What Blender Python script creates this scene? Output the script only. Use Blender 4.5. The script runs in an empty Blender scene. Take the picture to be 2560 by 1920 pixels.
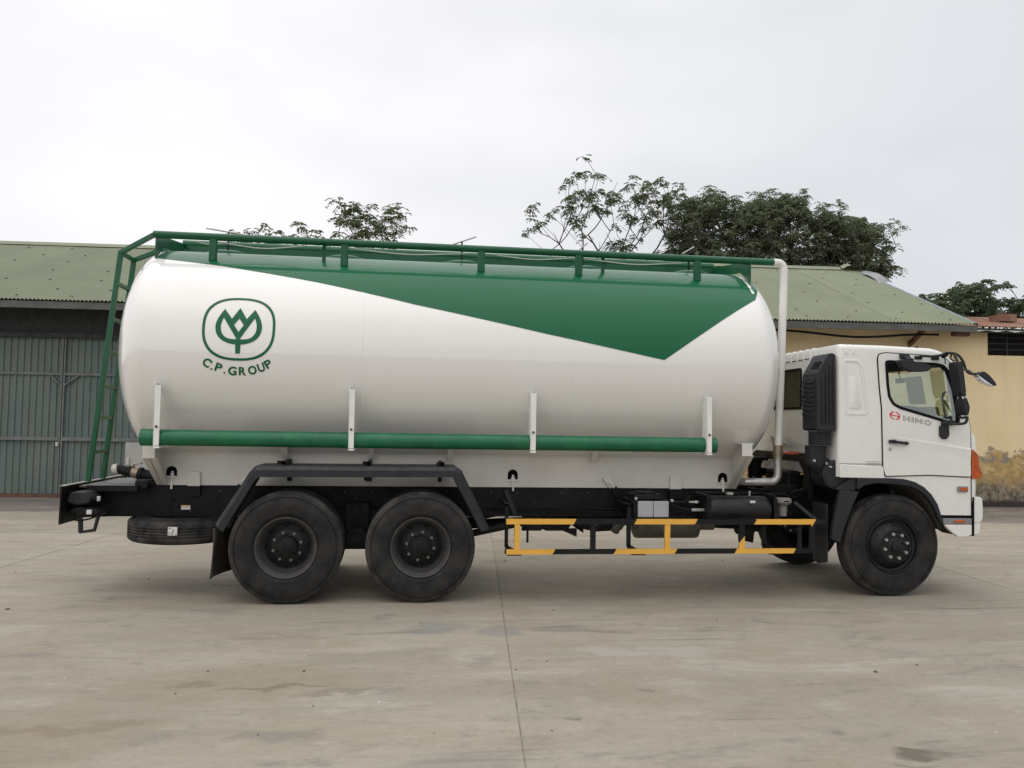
import bpy, bmesh, math, random
import numpy as np
from mathutils import Vector, Matrix
random.seed(7)
SC = bpy.context.scene
COL = SC.collection
PI = math.pi

# ------------------------------------------------------------------ camera, sky, sun, exposure
cam = bpy.data.cameras.new('camera')
cam.sensor_width = 36.0
cam.lens = 36.0 * 2060 / 2560
cam.clip_start, cam.clip_end = 0.1, 3000
camo = bpy.data.objects.new('camera', cam)
COL.objects.link(camo)
_R = Vector((0.99071644, -0.13492588, 0.01661152))
_U = Vector((-0.02333252, -0.04838493, 0.9985562))
_F = _R.cross(_U) * -1
camo.matrix_world = Matrix(((_R.x, _U.x, -_F.x, 0.0), (_R.y, _U.y, -_F.y, -8.490), (_R.z, _U.z, -_F.z, 1.780), (0, 0, 0, 1)))
SC.camera = camo

SUN_EL, SUN_AZ = math.radians(58), math.radians(215)      # azimuth clockwise from +Y
world = bpy.data.worlds.new('World')
SC.world = world
world.use_nodes = True
SC.view_settings.view_transform = 'Standard'
SC.view_settings.look = 'None'
SC.view_settings.exposure = 0.0
SC.view_settings.gamma = 1.0
SC.view_settings.use_curve_mapping = False


class Nodes:
    """small helper round a node tree"""
    def __init__(self, tree):
        self.t = tree
        tree.nodes.clear()

    def __call__(self, kind, ins=None, **props):
        n = self.t.nodes.new(kind)
        for k, v in props.items():
            setattr(n, k, v)
        for k, v in (ins or {}).items():
            s = n.inputs[k]
            if isinstance(v, bpy.types.NodeSocket):
                self.t.links.new(v, s)
            else:
                if isinstance(v, (tuple, list)) and len(v) == 3 and s.type == 'RGBA':
                    v = (*v, 1)
                s.default_value = v
        return n

    def math(self, op, a, b=0.0, c=0.0, clamp=False):
        return self('ShaderNodeMath', {0: a, 1: b, 2: c}, operation=op, use_clamp=clamp).outputs[0]

    def noise(self, vec, scale, detail=4, rough=.55, dist=0.0):
        return self('ShaderNodeTexNoise', {'Vector': vec, 'Scale': scale, 'Detail': detail, 'Roughness': rough, 'Distortion': dist}).outputs['Fac']

    def maprange(self, v, a, b, c=0.0, d=1.0, smooth=True):
        return self('ShaderNodeMapRange', {'Value': v, 'From Min': a, 'From Max': b, 'To Min': c, 'To Max': d},
                    interpolation_type='SMOOTHSTEP' if smooth else 'LINEAR').outputs['Result']

    def mix(self, f, a, b, mode='MIX'):
        n = self.t.nodes.new('ShaderNodeMix')
        n.data_type = 'RGBA'
        n.blend_type = mode
        for s, v in ((n.inputs[0], f), (n.inputs[6], a), (n.inputs[7], b)):
            if isinstance(v, bpy.types.NodeSocket):
                self.t.links.new(v, s)
            else:
                s.default_value = (*v, 1) if isinstance(v, (tuple, list)) and len(v) == 3 else v
        return n.outputs[2]

    def mapping(self, vec, loc=(0, 0, 0), rot=(0, 0, 0), scale=(1, 1, 1)):
        return self('ShaderNodeMapping', {'Vector': vec, 'Location': loc, 'Rotation': rot, 'Scale': scale}).outputs[0]


w = Nodes(world.node_tree)
sky = w('ShaderNodeTexSky', sky_type='NISHITA', sun_disc=False, sun_elevation=SUN_EL, sun_rotation=SUN_AZ, air_density=1.0, dust_density=4.0, ozone_density=1.0)
gen = w('ShaderNodeTexCoord').outputs['Generated']
c1 = w.noise(w.mapping(gen, scale=(1.1, 1.1, 2.6), loc=(.3, .2, 0)), 1.5, 3, .5)
c2 = w.noise(w.mapping(gen, scale=(1, 1, 2.4), loc=(3.1, .7, 0)), 3.2, 4, .5)
sep = w('ShaderNodeSeparateXYZ', {'Vector': gen})
lr = w.maprange(sep.outputs['X'], -.35, .75, 0, 1)              # the overcast is thinner towards -X
cl = w.math('ADD', w.math('MULTIPLY', c1, .75), w.math('MULTIPLY', c2, .25))
cl = w.maprange(cl, .38, .62, 0, 1)
dark = w.math('ADD', w.math('MULTIPLY', lr, .80), w.math('MULTIPLY', w.math('SUBTRACT', cl, .45), .34), clamp=True)
ccol = w.mix(dark, (11.0, 10.8, 11.0), (5.9, 6.35, 6.75))
zen = w.maprange(sep.outputs['Z'], .42, 1.0, 1.0, 1.9)
ccol = w.mix(1.0, ccol, w('ShaderNodeCombineColor', {0: zen, 1: zen, 2: zen}).outputs[0], 'MULTIPLY')
full = w.mix(.94, sky.outputs[0], ccol)
bg = w('ShaderNodeBackground', {'Color': full, 'Strength': 0.1})
w('ShaderNodeOutputWorld', {'Surface': bg.outputs[0]})

sund = bpy.data.lights.new('sun', 'SUN')
sund.energy = 0.5
sund.angle = math.radians(110)
sund.color = (1.0, .965, .91)
suno = bpy.data.objects.new('sun', sund)
COL.objects.link(suno)
sd = Vector((math.sin(SUN_AZ) * math.cos(SUN_EL), math.cos(SUN_AZ) * math.cos(SUN_EL), math.sin(SUN_EL)))
suno.rotation_euler = (-sd).to_track_quat('-Z', 'Y').to_euler()


# ------------------------------------------------------------------ materials
def new_mat(name):
    m = bpy.data.materials.new(name)
    m.use_nodes = True
    return m, Nodes(m.node_tree)


def finish(n, bsdf):
    n('ShaderNodeOutputMaterial', {'Surface': bsdf})


def simple(name, col, rough=.5, metal=0.0, var=.12, scale=4.0, bump=0.0, bscale=60.0, coat=0.0, dirt=0.0, dirtcol=(.3, .27, .22), spec=.5, rvar=.1):
    m, n = new_mat(name)
    oc = n('ShaderNodeTexCoord').outputs['Object']
    f = n.noise(oc, scale, 5, .6)
    lo, hi = tuple(c * (1 - var) for c in col), tuple(min(1, c * (1 + var)) for c in col)
    c = n.mix(n.maprange(f, .3, .7), lo, hi)
    if dirt:
        d = n.noise(oc, scale * 2.3, 7, .7)
        c = n.mix(n.math('MULTIPLY', n.maprange(d, .45, .75), dirt), c, dirtcol)
    ins = {'Base Color': c, 'Metallic': metal, 'Specular IOR Level': spec,
           'Roughness': n.maprange(n.noise(oc, scale * 3, 4), .3, .7, max(.02, rough - rvar), min(1, rough + rvar))}
    if coat:
        ins['Coat Weight'] = coat
        ins['Coat Roughness'] = .06
    if bump:
        b = n('ShaderNodeBump', {'Height': n.noise(oc, bscale, 4, .6), 'Strength': bump, 'Distance': .01})
        ins['Normal'] = b.outputs[0]
    finish(n, n('ShaderNodeBsdfPrincipled', ins).outputs[0])
    return m


M = {}
M['cab_white'] = simple('cab_white', (.71, .70, .655), .28, var=.025, coat=.35, dirt=.07, dirtcol=(.55, .52, .45))
M['white_metal'] = simple('white_metal', (.72, .71, .67), .35, var=.05, dirt=.2, dirtcol=(.5, .46, .4))
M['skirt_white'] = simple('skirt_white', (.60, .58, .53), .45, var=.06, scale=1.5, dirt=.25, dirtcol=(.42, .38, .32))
M['green_paint'] = simple('green_paint', (.0025, .078, .030), .35, var=.12, spec=.3, coat=.15, rvar=.06)
M['green_pipe'] = simple('green_pipe', (.005, .115, .047), .36, var=.15, scale=3, spec=.35, coat=.1, dirt=.1, dirtcol=(.2, .25, .2))
M['chassis'] = simple('chassis', (.005, .0052, .006), .5, var=.25, scale=3, dirt=.35, dirtcol=(.030, .027, .024), spec=.2)
M['black_steel'] = simple('black_steel', (.012, .013, .017), .42, var=.2, scale=5, dirt=.2, dirtcol=(.05, .047, .043), spec=.4)
M['black_plastic'] = simple('black_plastic', (.019, .020, .0235), .55, var=.15, scale=8, bump=.12, bscale=220, dirt=.1, dirtcol=(.035, .034, .032), spec=.3)
M['dark_parts'] = simple('dark_parts', (.008, .0078, .0075), .6, var=.4, scale=6, dirt=.3, dirtcol=(.035, .031, .027), spec=.2)
M['rim_steel'] = simple('rim_steel', (.062, .060, .057), .5, metal=.2, var=.2, scale=7, dirt=.4, dirtcol=(.095, .086, .075), spec=.3)
M['rim_dark'] = simple('rim_dark', (.009, .009, .0095), .5, var=.25, scale=7, dirt=.25, dirtcol=(.035, .033, .03), spec=.3)
M['nut_grey'] = simple('nut_grey', (.16, .155, .145), .45, metal=.5, var=.2, scale=20)
M['nut_steel'] = simple('nut_steel', (.45, .44, .42), .35, metal=.7, var=.1, scale=20)
M['steel'] = simple('steel', (.42, .41, .39), .4, metal=.6, var=.15, scale=10)
M['grey_box'] = simple('grey_box', (.36, .37, .38), .5, var=.08, scale=8, dirt=.2)
M['muffler'] = simple('muffler', (.115, .105, .088), .6, metal=.3, var=.25, scale=6, dirt=.4, dirtcol=(.17, .13, .09))
M['yellow_paint'] = simple('yellow_paint', (.72, .385, .055), .42, var=.05, dirt=.15, dirtcol=(.5, .3, .08))
M['guard_black'] = simple('guard_black', (.007, .0075, .008), .45, var=.2, spec=.25)
M['seal'] = simple('seal', (.006, .006, .0065), .7, var=.1, spec=.12)
M['orange_lens'] = simple('orange_lens', (.42, .075, .010), .2, var=.3, scale=14, coat=.3)
M['red_handle'] = simple('red_handle', (.42, .08, .035), .5, var=.2, scale=10)
M['brass'] = simple('brass', (.30, .25, .18), .45, metal=.6, var=.2, scale=14)
M['red_print'] = simple('red_print', (.62, .035, .06), .4, var=.05)
M['grey_print'] = simple('grey_print', (.20, .20, .19), .45, var=.05)
M['label_white'] = simple('label_white', (.62, .61, .58), .5, var=.12, scale=30)
M['grey_plastic'] = simple('grey_plastic', (.19, .195, .20), .5, var=.08)
M['interior'] = simple('interior', (.18, .18, .165), .75, var=.1)
M['rubber_flap'] = simple('rubber_flap', (.055, .049, .04), .75, var=.25, scale=4, dirt=.5, dirtcol=(.12, .10, .08))
M['mirror_glass'] = simple('mirror_glass', (.75, .76, .77), .06, metal=1.0, var=.02)
M['dust_cap'] = simple('dust_cap', (.50, .49, .44), .5, var=.12, scale=20)
M['trunk'] = simple('bark', (.060, .050, .042), .9, var=.3, scale=8, bump=.4, bscale=30)
M['fascia'] = simple('fascia_grey', (.095, .096, .09), .8, var=.2, scale=3, dirt=.4, dirtcol=(.1, .095, .085))
M['lintel'] = simple('lintel_dark', (.024, .029, .027), .7, var=.25, scale=2.5, dirt=.3, dirtcol=(.03, .03, .028))
M['door_frame'] = simple('door_frame_steel', (.13, .145, .135), .65, var=.2, scale=4, dirt=.35, dirtcol=(.14, .085, .055))
M['rust'] = simple('rust_brown', (.12, .055, .034), .85, var=.3, scale=6, dirt=.5, dirtcol=(.09, .05, .03))
M['hatch_grey'] = simple('hatch_grey', (.37, .37, .34), .6, var=.06, scale=3, dirt=.15, dirtcol=(.25, .2, .14))
M['flashing'] = simple('flashing_blue_grey', (.15, .18, .18), .55, var=.15, scale=4, dirt=.2, dirtcol=(.2, .22, .15))
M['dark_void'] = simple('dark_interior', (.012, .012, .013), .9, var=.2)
M['grille'] = simple('grille_dark', (.03, .031, .034), .7, var=.2)


def paint_tank():
    m, n = new_mat('tank_white')
    oc = n('ShaderNodeTexCoord').outputs['Object']
    st = n.noise(n.mapping(oc, scale=(14, 1, .5)), 2.2, 5, .6)           # faint streaks running down the shell
    bl = n.noise(oc, .9, 4)
    c = n.mix(n.maprange(st, .35, .7), (.748, .730, .692), (.735, .714, .672))
    c = n.mix(n.math('MULTIPLY', n.maprange(bl, .4, .7), .3), c, (.695, .675, .63))
    wav = n.noise(n.mapping(oc, scale=(.6, 1, 1)), 1.6, 2, .4)
    b = n('ShaderNodeBump', {'Height': wav, 'Strength': .15, 'Distance': .03})
    finish(n, n('ShaderNodeBsdfPrincipled', {'Base Color': c, 'Roughness': .35, 'Coat Weight': 1.0, 'Coat IOR': 1.65, 'Coat Roughness': .025, 'Normal': b.outputs[0]}).outputs[0])
    return m


M['tank_white'] = paint_tank()


def paint_stripe():
    m, n = new_mat('stripe_green')
    oc = n('ShaderNodeTexCoord').outputs['Object']
    c = n.mix(n.noise(oc, 2, 4), (.0015, .096, .034), (.002, .108, .040))
    wav = n.noise(n.mapping(oc, scale=(.7, 1, 1)), 1.8, 2, .4)
    b = n('ShaderNodeBump', {'Height': wav, 'Strength': .3, 'Distance': .03})
    finish(n, n('ShaderNodeBsdfPrincipled', {'Base Color': c, 'Roughness': .4, 'Specular IOR Level': .1, 'Coat Weight': .42, 'Coat Roughness': .03, 'Normal': b.outputs[0]}).outputs[0])
    return m


M['stripe_green'] = paint_stripe()


def rubber():
    m, n = new_mat('tyre_rubber')
    oc = n('ShaderNodeTexCoord').outputs['Object']
    sp = n('ShaderNodeSeparateXYZ', {'Vector': oc})
    r = n.math('SQRT', n.math('ADD', n.math('MULTIPLY', sp.outputs[0], sp.outputs[0]), n.math('MULTIPLY', sp.outputs[2], sp.outputs[2])))
    d = n.noise(oc, 5, 7, .65)
    d2 = n.noise(oc, 40, 4, .7)
    dust = n.math('MULTIPLY', n.maprange(d, .25, .8), n.math('MULTIPLY', n.math('ADD', n.maprange(r, .30, .50, .35, .55), n.maprange(r, .505, .55, 0, .75)), n.maprange(n('ShaderNodeObjectInfo').outputs['Random'], 0, 1, .55, 1.35, False)))
    c = n.mix(dust, (.009, .009, .0095), (.060, .056, .051))
    c = n.mix(n.math('MULTIPLY', n.maprange(d2, .6, .75), .3), c, (.07, .065, .058))
    b = n('ShaderNodeBump', {'Height': n.noise(oc, 90, 3), 'Strength': .15, 'Distance': .005})
    finish(n, n('ShaderNodeBsdfPrincipled', {'Base Color': c, 'Roughness': .72, 'Specular IOR Level': .2, 'Normal': b.outputs[0]}).outputs[0])
    return m


M['rubber'] = rubber()


def glass(name, tint, base=.16):
    m, n = new_mat(name)
    tr = n('ShaderNodeBsdfTransparent', {'Color': tint})
    gl = n('ShaderNodeBsdfGlossy', {'Color': (1, 1, 1), 'Roughness': .02})
    fc = n('ShaderNodeLayerWeight', {'Blend': .5}).outputs['Facing']
    fr = n.math('ADD', n.math('MULTIPLY', n.math('POWER', fc, 4.0), .8 if base > .1 else .3), base)
    mx = n('ShaderNodeMixShader', {0: fr, 1: tr.outputs[0], 2: gl.outputs[0]})
    finish(n, mx.outputs[0])
    return m


M['glass'] = glass('glass_green_tint', (.94, .99, .94))
M['glass_dark'] = glass('glass_dark_tint', (.10, .13, .12), .03)


def concrete(name, tone, warm):
    m, n = new_mat(name)
    geo = n('ShaderNodeNewGeometry').outputs['Position']
    rnd = n('ShaderNodeObjectInfo').outputs['Random']
    flow = n.mapping(geo, rot=(0, 0, .12), scale=(.38, 1.25, 1))
    big = n.noise(flow, .42, 6, .62, .6)
    mid = n.noise(n.mapping(geo, rot=(0, 0, -.25), scale=(.5, 1.5, 1)), 1.3, 7, .68, .5)
    fine = n.noise(geo, 26, 6, .75)
    grit = n.noise(geo, 160, 3, .7)
    a, b = tone
    c = n.mix(n.maprange(big, .33, .66), a, b)
    c = n.mix(n.maprange(mid, .36, .66, 0, .55), c, warm)
    pale = n.noise(n.mapping(geo, loc=(4, 9, 0), rot=(0, 0, .3), scale=(.45, 1.5, 1)), 1.1, 7, .7, .8)
    c = n.mix(n.maprange(pale, .53, .70, 0, .65), c, (.40, .37, .32))
    dk = n.noise(n.mapping(geo, loc=(13, 2, 0), rot=(0, 0, -.35), scale=(.6, 1.6, 1)), 1.5, 8, .72, .7)
    c = n.mix(n.maprange(dk, .54, .70, 0, .65), c, (.165, .157, .143))
    pt = n.noise(n.mapping(geo, loc=(21, 5, 0), rot=(0, 0, -.5), scale=(.8, 1.25, 1)), 2.1, 7, .70, .35)
    c = n.mix(n.maprange(pt, .54, .70, 0, .55), c, (.19, .178, .155))
    c = n.mix(n.maprange(pt, .44, .32, 0, .4), c, (.39, .36, .31))
    bt = n.noise(n.mapping(geo, loc=(3, 1, 0), rot=(0, 0, .15), scale=(.7, 1.3, 1)), 4.2, 8, .72, .5)
    c = n.mix(n.maprange(bt, .56, .72, 0, .55), c, (.175, .158, .133))
    c = n.mix(n.maprange(bt, .42, .30, 0, .5), c, (.375, .345, .295))
    # tyre tracks: long thin scuffs
    tk = n.noise(n.mapping(geo, rot=(0, 0, .42), scale=(.35, 9, 1)), 1.0, 5, .6, .3)
    tm = n.noise(geo, .55, 3)
    c = n.mix(n.math('MULTIPLY', n.maprange(tk, .58, .68), n.maprange(tm, .46, .60, 0, .6)), c, (.155, .142, .12))
    sc_ = n.noise(n.mapping(geo, loc=(7, 2, 0), rot=(0, 0, -.28), scale=(.5, 7, 1)), 2.6, 7, .7, .4)
    sm_ = n.noise(n.mapping(geo, loc=(2, 8, 0)), .9, 4)
    c = n.mix(n.math('MULTIPLY', n.maprange(sc_, .57, .70), n.maprange(sm_, .42, .6, 0, .6)), c, (.15, .138, .115))
    c = n.mix(n.math('MULTIPLY', n.maprange(sc_, .43, .30), n.maprange(sm_, .6, .42, 0, .5)), c, (.39, .365, .31))
    sp_ = n.noise(n.mapping(geo, scale=(.8, 1.2, 1)), 13, 6, .75)
    c = n.mix(n.maprange(sp_, .55, .72, 0, .38), c, (.165, .15, .125))
    c = n.mix(n.maprange(sp_, .45, .28, 0, .30), c, (.39, .365, .315))
    # stains with shapes of their own: (x, y, rx, ry, rot, colour, strength)
    wob = n('ShaderNodeTexNoise', {'Vector': geo, 'Scale': 3.2, 'Detail': 6}).outputs['Color']
    wv = n('ShaderNodeVectorMath', {0: wob, 1: (.5, .5, .5)}, operation='SUBTRACT').outputs[0]
    wv = n('ShaderNodeVectorMath', {0: wv, 'Scale': .55}, operation='SCALE').outputs[0]
    gp = n('ShaderNodeVectorMath', {0: geo, 1: wv}, operation='ADD').outputs[0]
    for (x, y, rx, ry, ro, col, st) in ((2.95, -4.05, .19, .085, -.5, (.115, .10, .075), .85), (2.66, -3.80, .09, .03, -.6, (.18, .155, .12), .6), (2.82, -4.2, .12, .04, -.2, (.17, .15, .12), .6),
                                        (-1.1, -2.5, 1.2, .45, .1, (.235, .195, .13), .5), (-2.3, -3.5, 1.1, .55, .2, (.25, .20, .13), .5), (.95, -1.15, .28, .2, .3, (.20, .205, .19), .5), (-.7, -3.5, .35, .10, .3, (.17, .16, .145), .5),
                                        (-.75, -2.62, .55, .05, .06, (.13, .11, .082), .5), (-1.35, -2.52, .22, .09, 0, (.17, .145, .105), .5), (-.35, -2.75, .4, .05, .3, (.15, .13, .10), .45), (-1.9, -3.25, .6, .10, .1, (.19, .155, .105), .5), (-2.5, -3.75, .4, .12, .1, (.20, .16, .11), .5), (1.1, -3.4, .09, .045, 0, (.15, .14, .12), .7),
                                        (.35, -4.0, .5, .25, .1, (.19, .18, .165), .4), (4.3, -2.2, .45, .12, -.3, (.23, .215, .19), .45),
                                        (.4, -1.0, .35, .22, .1, (.21, .21, .20), .5), (1.75, -2.9, .07, .035, 0, (.16, .15, .13), .7),
                                        (-.2, -1.9, .8, .12, .1, (.22, .205, .175), .4), (2.0, -1.9, .9, .15, -.1, (.40, .38, .34), .5)):
        mp = n('ShaderNodeMapping', {'Vector': gp, 'Location': (x, y, 0), 'Rotation': (0, 0, ro), 'Scale': (rx, ry, 1000)}, vector_type='TEXTURE').outputs[0]
        ln = n('ShaderNodeVectorMath', {0: mp}, operation='LENGTH').outputs['Value']
        c = n.mix(n.maprange(ln, 1.15, .45, 0, st), c, col)
    c = n.mix(n.maprange(fine, .35, .7, 0, .30), c, n.mix(1.0, c, (.72, .71, .69), 'MULTIPLY'))
    c = n.mix(n.maprange(grit, .60, .72, 0, .5), c, (.13, .12, .105))
    k = n.maprange(rnd, 0, 1, .93, 1.05, False)
    c = n.mix(1.0, c, n('ShaderNodeCombineColor', {0: k, 1: k, 2: k}).outputs[0], 'MULTIPLY')
    hgt = n.math('ADD', n.math('MULTIPLY', fine, .6), n.math('MULTIPLY', grit, .5))
    bp = n('ShaderNodeBump', {'Height': hgt, 'Strength': .35, 'Distance': .006})
    finish(n, n('ShaderNodeBsdfPrincipled', {'Base Color': c, 'Roughness': .82, 'Specular IOR Level': .3, 'Normal': bp.outputs[0]}).outputs[0])
    return m


M['concrete'] = concrete('yard_concrete', ((.278, .250, .200), (.352, .318, .258)), (.275, .230, .165))
M['dirt'] = concrete('yard_dirt', ((.125, .112, .095), (.215, .195, .165)), (.15, .13, .105))


def yellow_wall():
    m, n = new_mat('yellow_plaster')
    oc = n('ShaderNodeTexCoord').outputs['Object']
    z = n('ShaderNodeSeparateXYZ', {'Vector': oc}).outputs['Z']
    a = n.noise(oc, .8, 5, .6)
    c = n.mix(n.maprange(a, .3, .7), (.70, .56, .335), (.74, .605, .375))
    st = n.noise(n.mapping(oc, scale=(5, 5, .4)), 1.2, 5)
    c = n.mix(n.maprange(st, .5, .8, 0, .25), c, (.45, .33, .18))
    edge = n.noise(n.mapping(oc, scale=(1, 1, 1.5)), 1.7, 8, .68, .4)
    zz = n.math('ADD', z, n.math('MULTIPLY', n.math('SUBTRACT', edge, .5), 1.1))
    ochre = n.mix(n.maprange(n.noise(oc, 3.5, 7, .7), .38, .64), (.47, .335, .145), (.30, .20, .085))
    ochre = n.mix(n.maprange(n.noise(n.mapping(oc, loc=(1, 4, 2), scale=(1, 1, 2)), 2.2, 8, .72), .52, .62, 0, .8), ochre, (.58, .44, .235))
    c = n.mix(n.maprange(zz, 1.34, 1.20), c, ochre)
    pat = n.noise(n.mapping(oc, loc=(5, 0, 1), scale=(.7, 1, 1.6)), 1.5, 7, .65, .5)
    band = n.math('MULTIPLY', n.maprange(zz, 1.0, 1.1), n.maprange(zz, 1.42, 1.34))
    c = n.mix(n.math('MULTIPLY', band, n.maprange(pat, .50, .54)), c, (.25, .215, .17))
    low = n.noise(oc, 2.6, 8, .72, .5)
    zl = n.math('ADD', z, n.math('MULTIPLY', n.math('SUBTRACT', low, .5), 1.2))
    mould = n.mix(n.maprange(n.noise(oc, 7, 6, .7), .4, .62), (.10, .085, .062), (.27, .235, .18))
    c = n.mix(n.maprange(zl, .80, .30), c, mould)
    c = n.mix(n.maprange(n.math('ADD', z, n.math('MULTIPLY', low, .25)), .32, .18), c, (.045, .04, .034))
    bp = n('ShaderNodeBump', {'Height': n.math('ADD', n.maprange(zz, 1.22, 1.32), n.math('MULTIPLY', n.noise(oc, 25, 5), .4)), 'Strength': .5, 'Distance': .02})
    finish(n, n('ShaderNodeBsdfPrincipled', {'Base Color': c, 'Roughness': .9, 'Specular IOR Level': .2, 'Normal': bp.outputs[0]}).outputs[0])
    return m


M['yellow_wall'] = yellow_wall()


def sheet_metal(name, c0, c1, dirtcol, dirt, streak_axis, rough=.55):
    m, n = new_mat(name)
    oc = n('ShaderNodeTexCoord').outputs['Object']
    rnd = n('ShaderNodeObjectInfo').outputs['Random']
    geo = n('ShaderNodeNewGeometry').outputs['Position']
    a = n.noise(geo, .7, 5, .6)
    c = n.mix(n.maprange(a, .3, .7), c0, c1)
    st = n.noise(n.mapping(geo, scale=streak_axis), 1.1, 6, .65)
    c = n.mix(n.maprange(st, .48, .75, 0, dirt), c, dirtcol)
    k = n.maprange(rnd, 0, 1, .94, 1.06, False)
    c = n.mix(1.0, c, n('ShaderNodeCombineColor', {0: k, 1: k, 2: k}).outputs[0], 'MULTIPLY')
    finish(n, n('ShaderNodeBsdfPrincipled', {'Base Color': c, 'Roughness': rough, 'Specular IOR Level': .35}).outputs[0])
    return m


M['roof_green'] = sheet_metal('roof_sheet_green', (.172, .195, .115), (.198, .222, .135), (.15, .155, .095), .35, (6, .8, .8))
M['door_sheet'] = sheet_metal('door_sheet_grey_green', (.098, .135, .120), (.135, .172, .155), (.15, .115, .085), .55, (7, 7, .35))
M['roof_rust'] = sheet_metal('roof_sheet_rusty', (.17, .075, .045), (.26, .14, .09), (.33, .27, .23), .6, (5, .8, .8), .85)


def foliage(name, lo, hi, third):
    m, n = new_mat(name)
    geo = n('ShaderNodeNewGeometry')
    rnd = geo.outputs['Random Per Island']
    big = n.noise(geo.outputs['Position'], 1.1, 3)
    c = n.mix(rnd, lo, hi)
    c = n.mix(n.maprange(big, .55, .75, 0, .5), c, third)
    d = n('ShaderNodeBsdfPrincipled', {'Base Color': c, 'Roughness': .55, 'Specular IOR Level': .3})
    t = n('ShaderNodeBsdfTranslucent', {'Color': n.mix(1.0, c, (1.0, 1.25, .6), 'MULTIPLY')})
    finish(n, n('ShaderNodeMixShader', {0: .35, 1: d.outputs[0], 2: t.outputs[0]}).outputs[0])
    return m


M['leaf_a'] = foliage('leaf_olive', (.075, .095, .045), (.115, .13, .07), (.12, .105, .06))
M['leaf_b'] = foliage('leaf_green', (.07, .095, .052), (.115, .135, .075), (.19, .10, .065))
M['leaf_dense'] = foliage('leaf_dark', (.095, .115, .075), (.16, .175, .115), (.14, .125, .08))
M['leaf_far'] = foliage('leaf_far', (.07, .10, .06), (.115, .145, .085), (.09, .105, .065))


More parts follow.
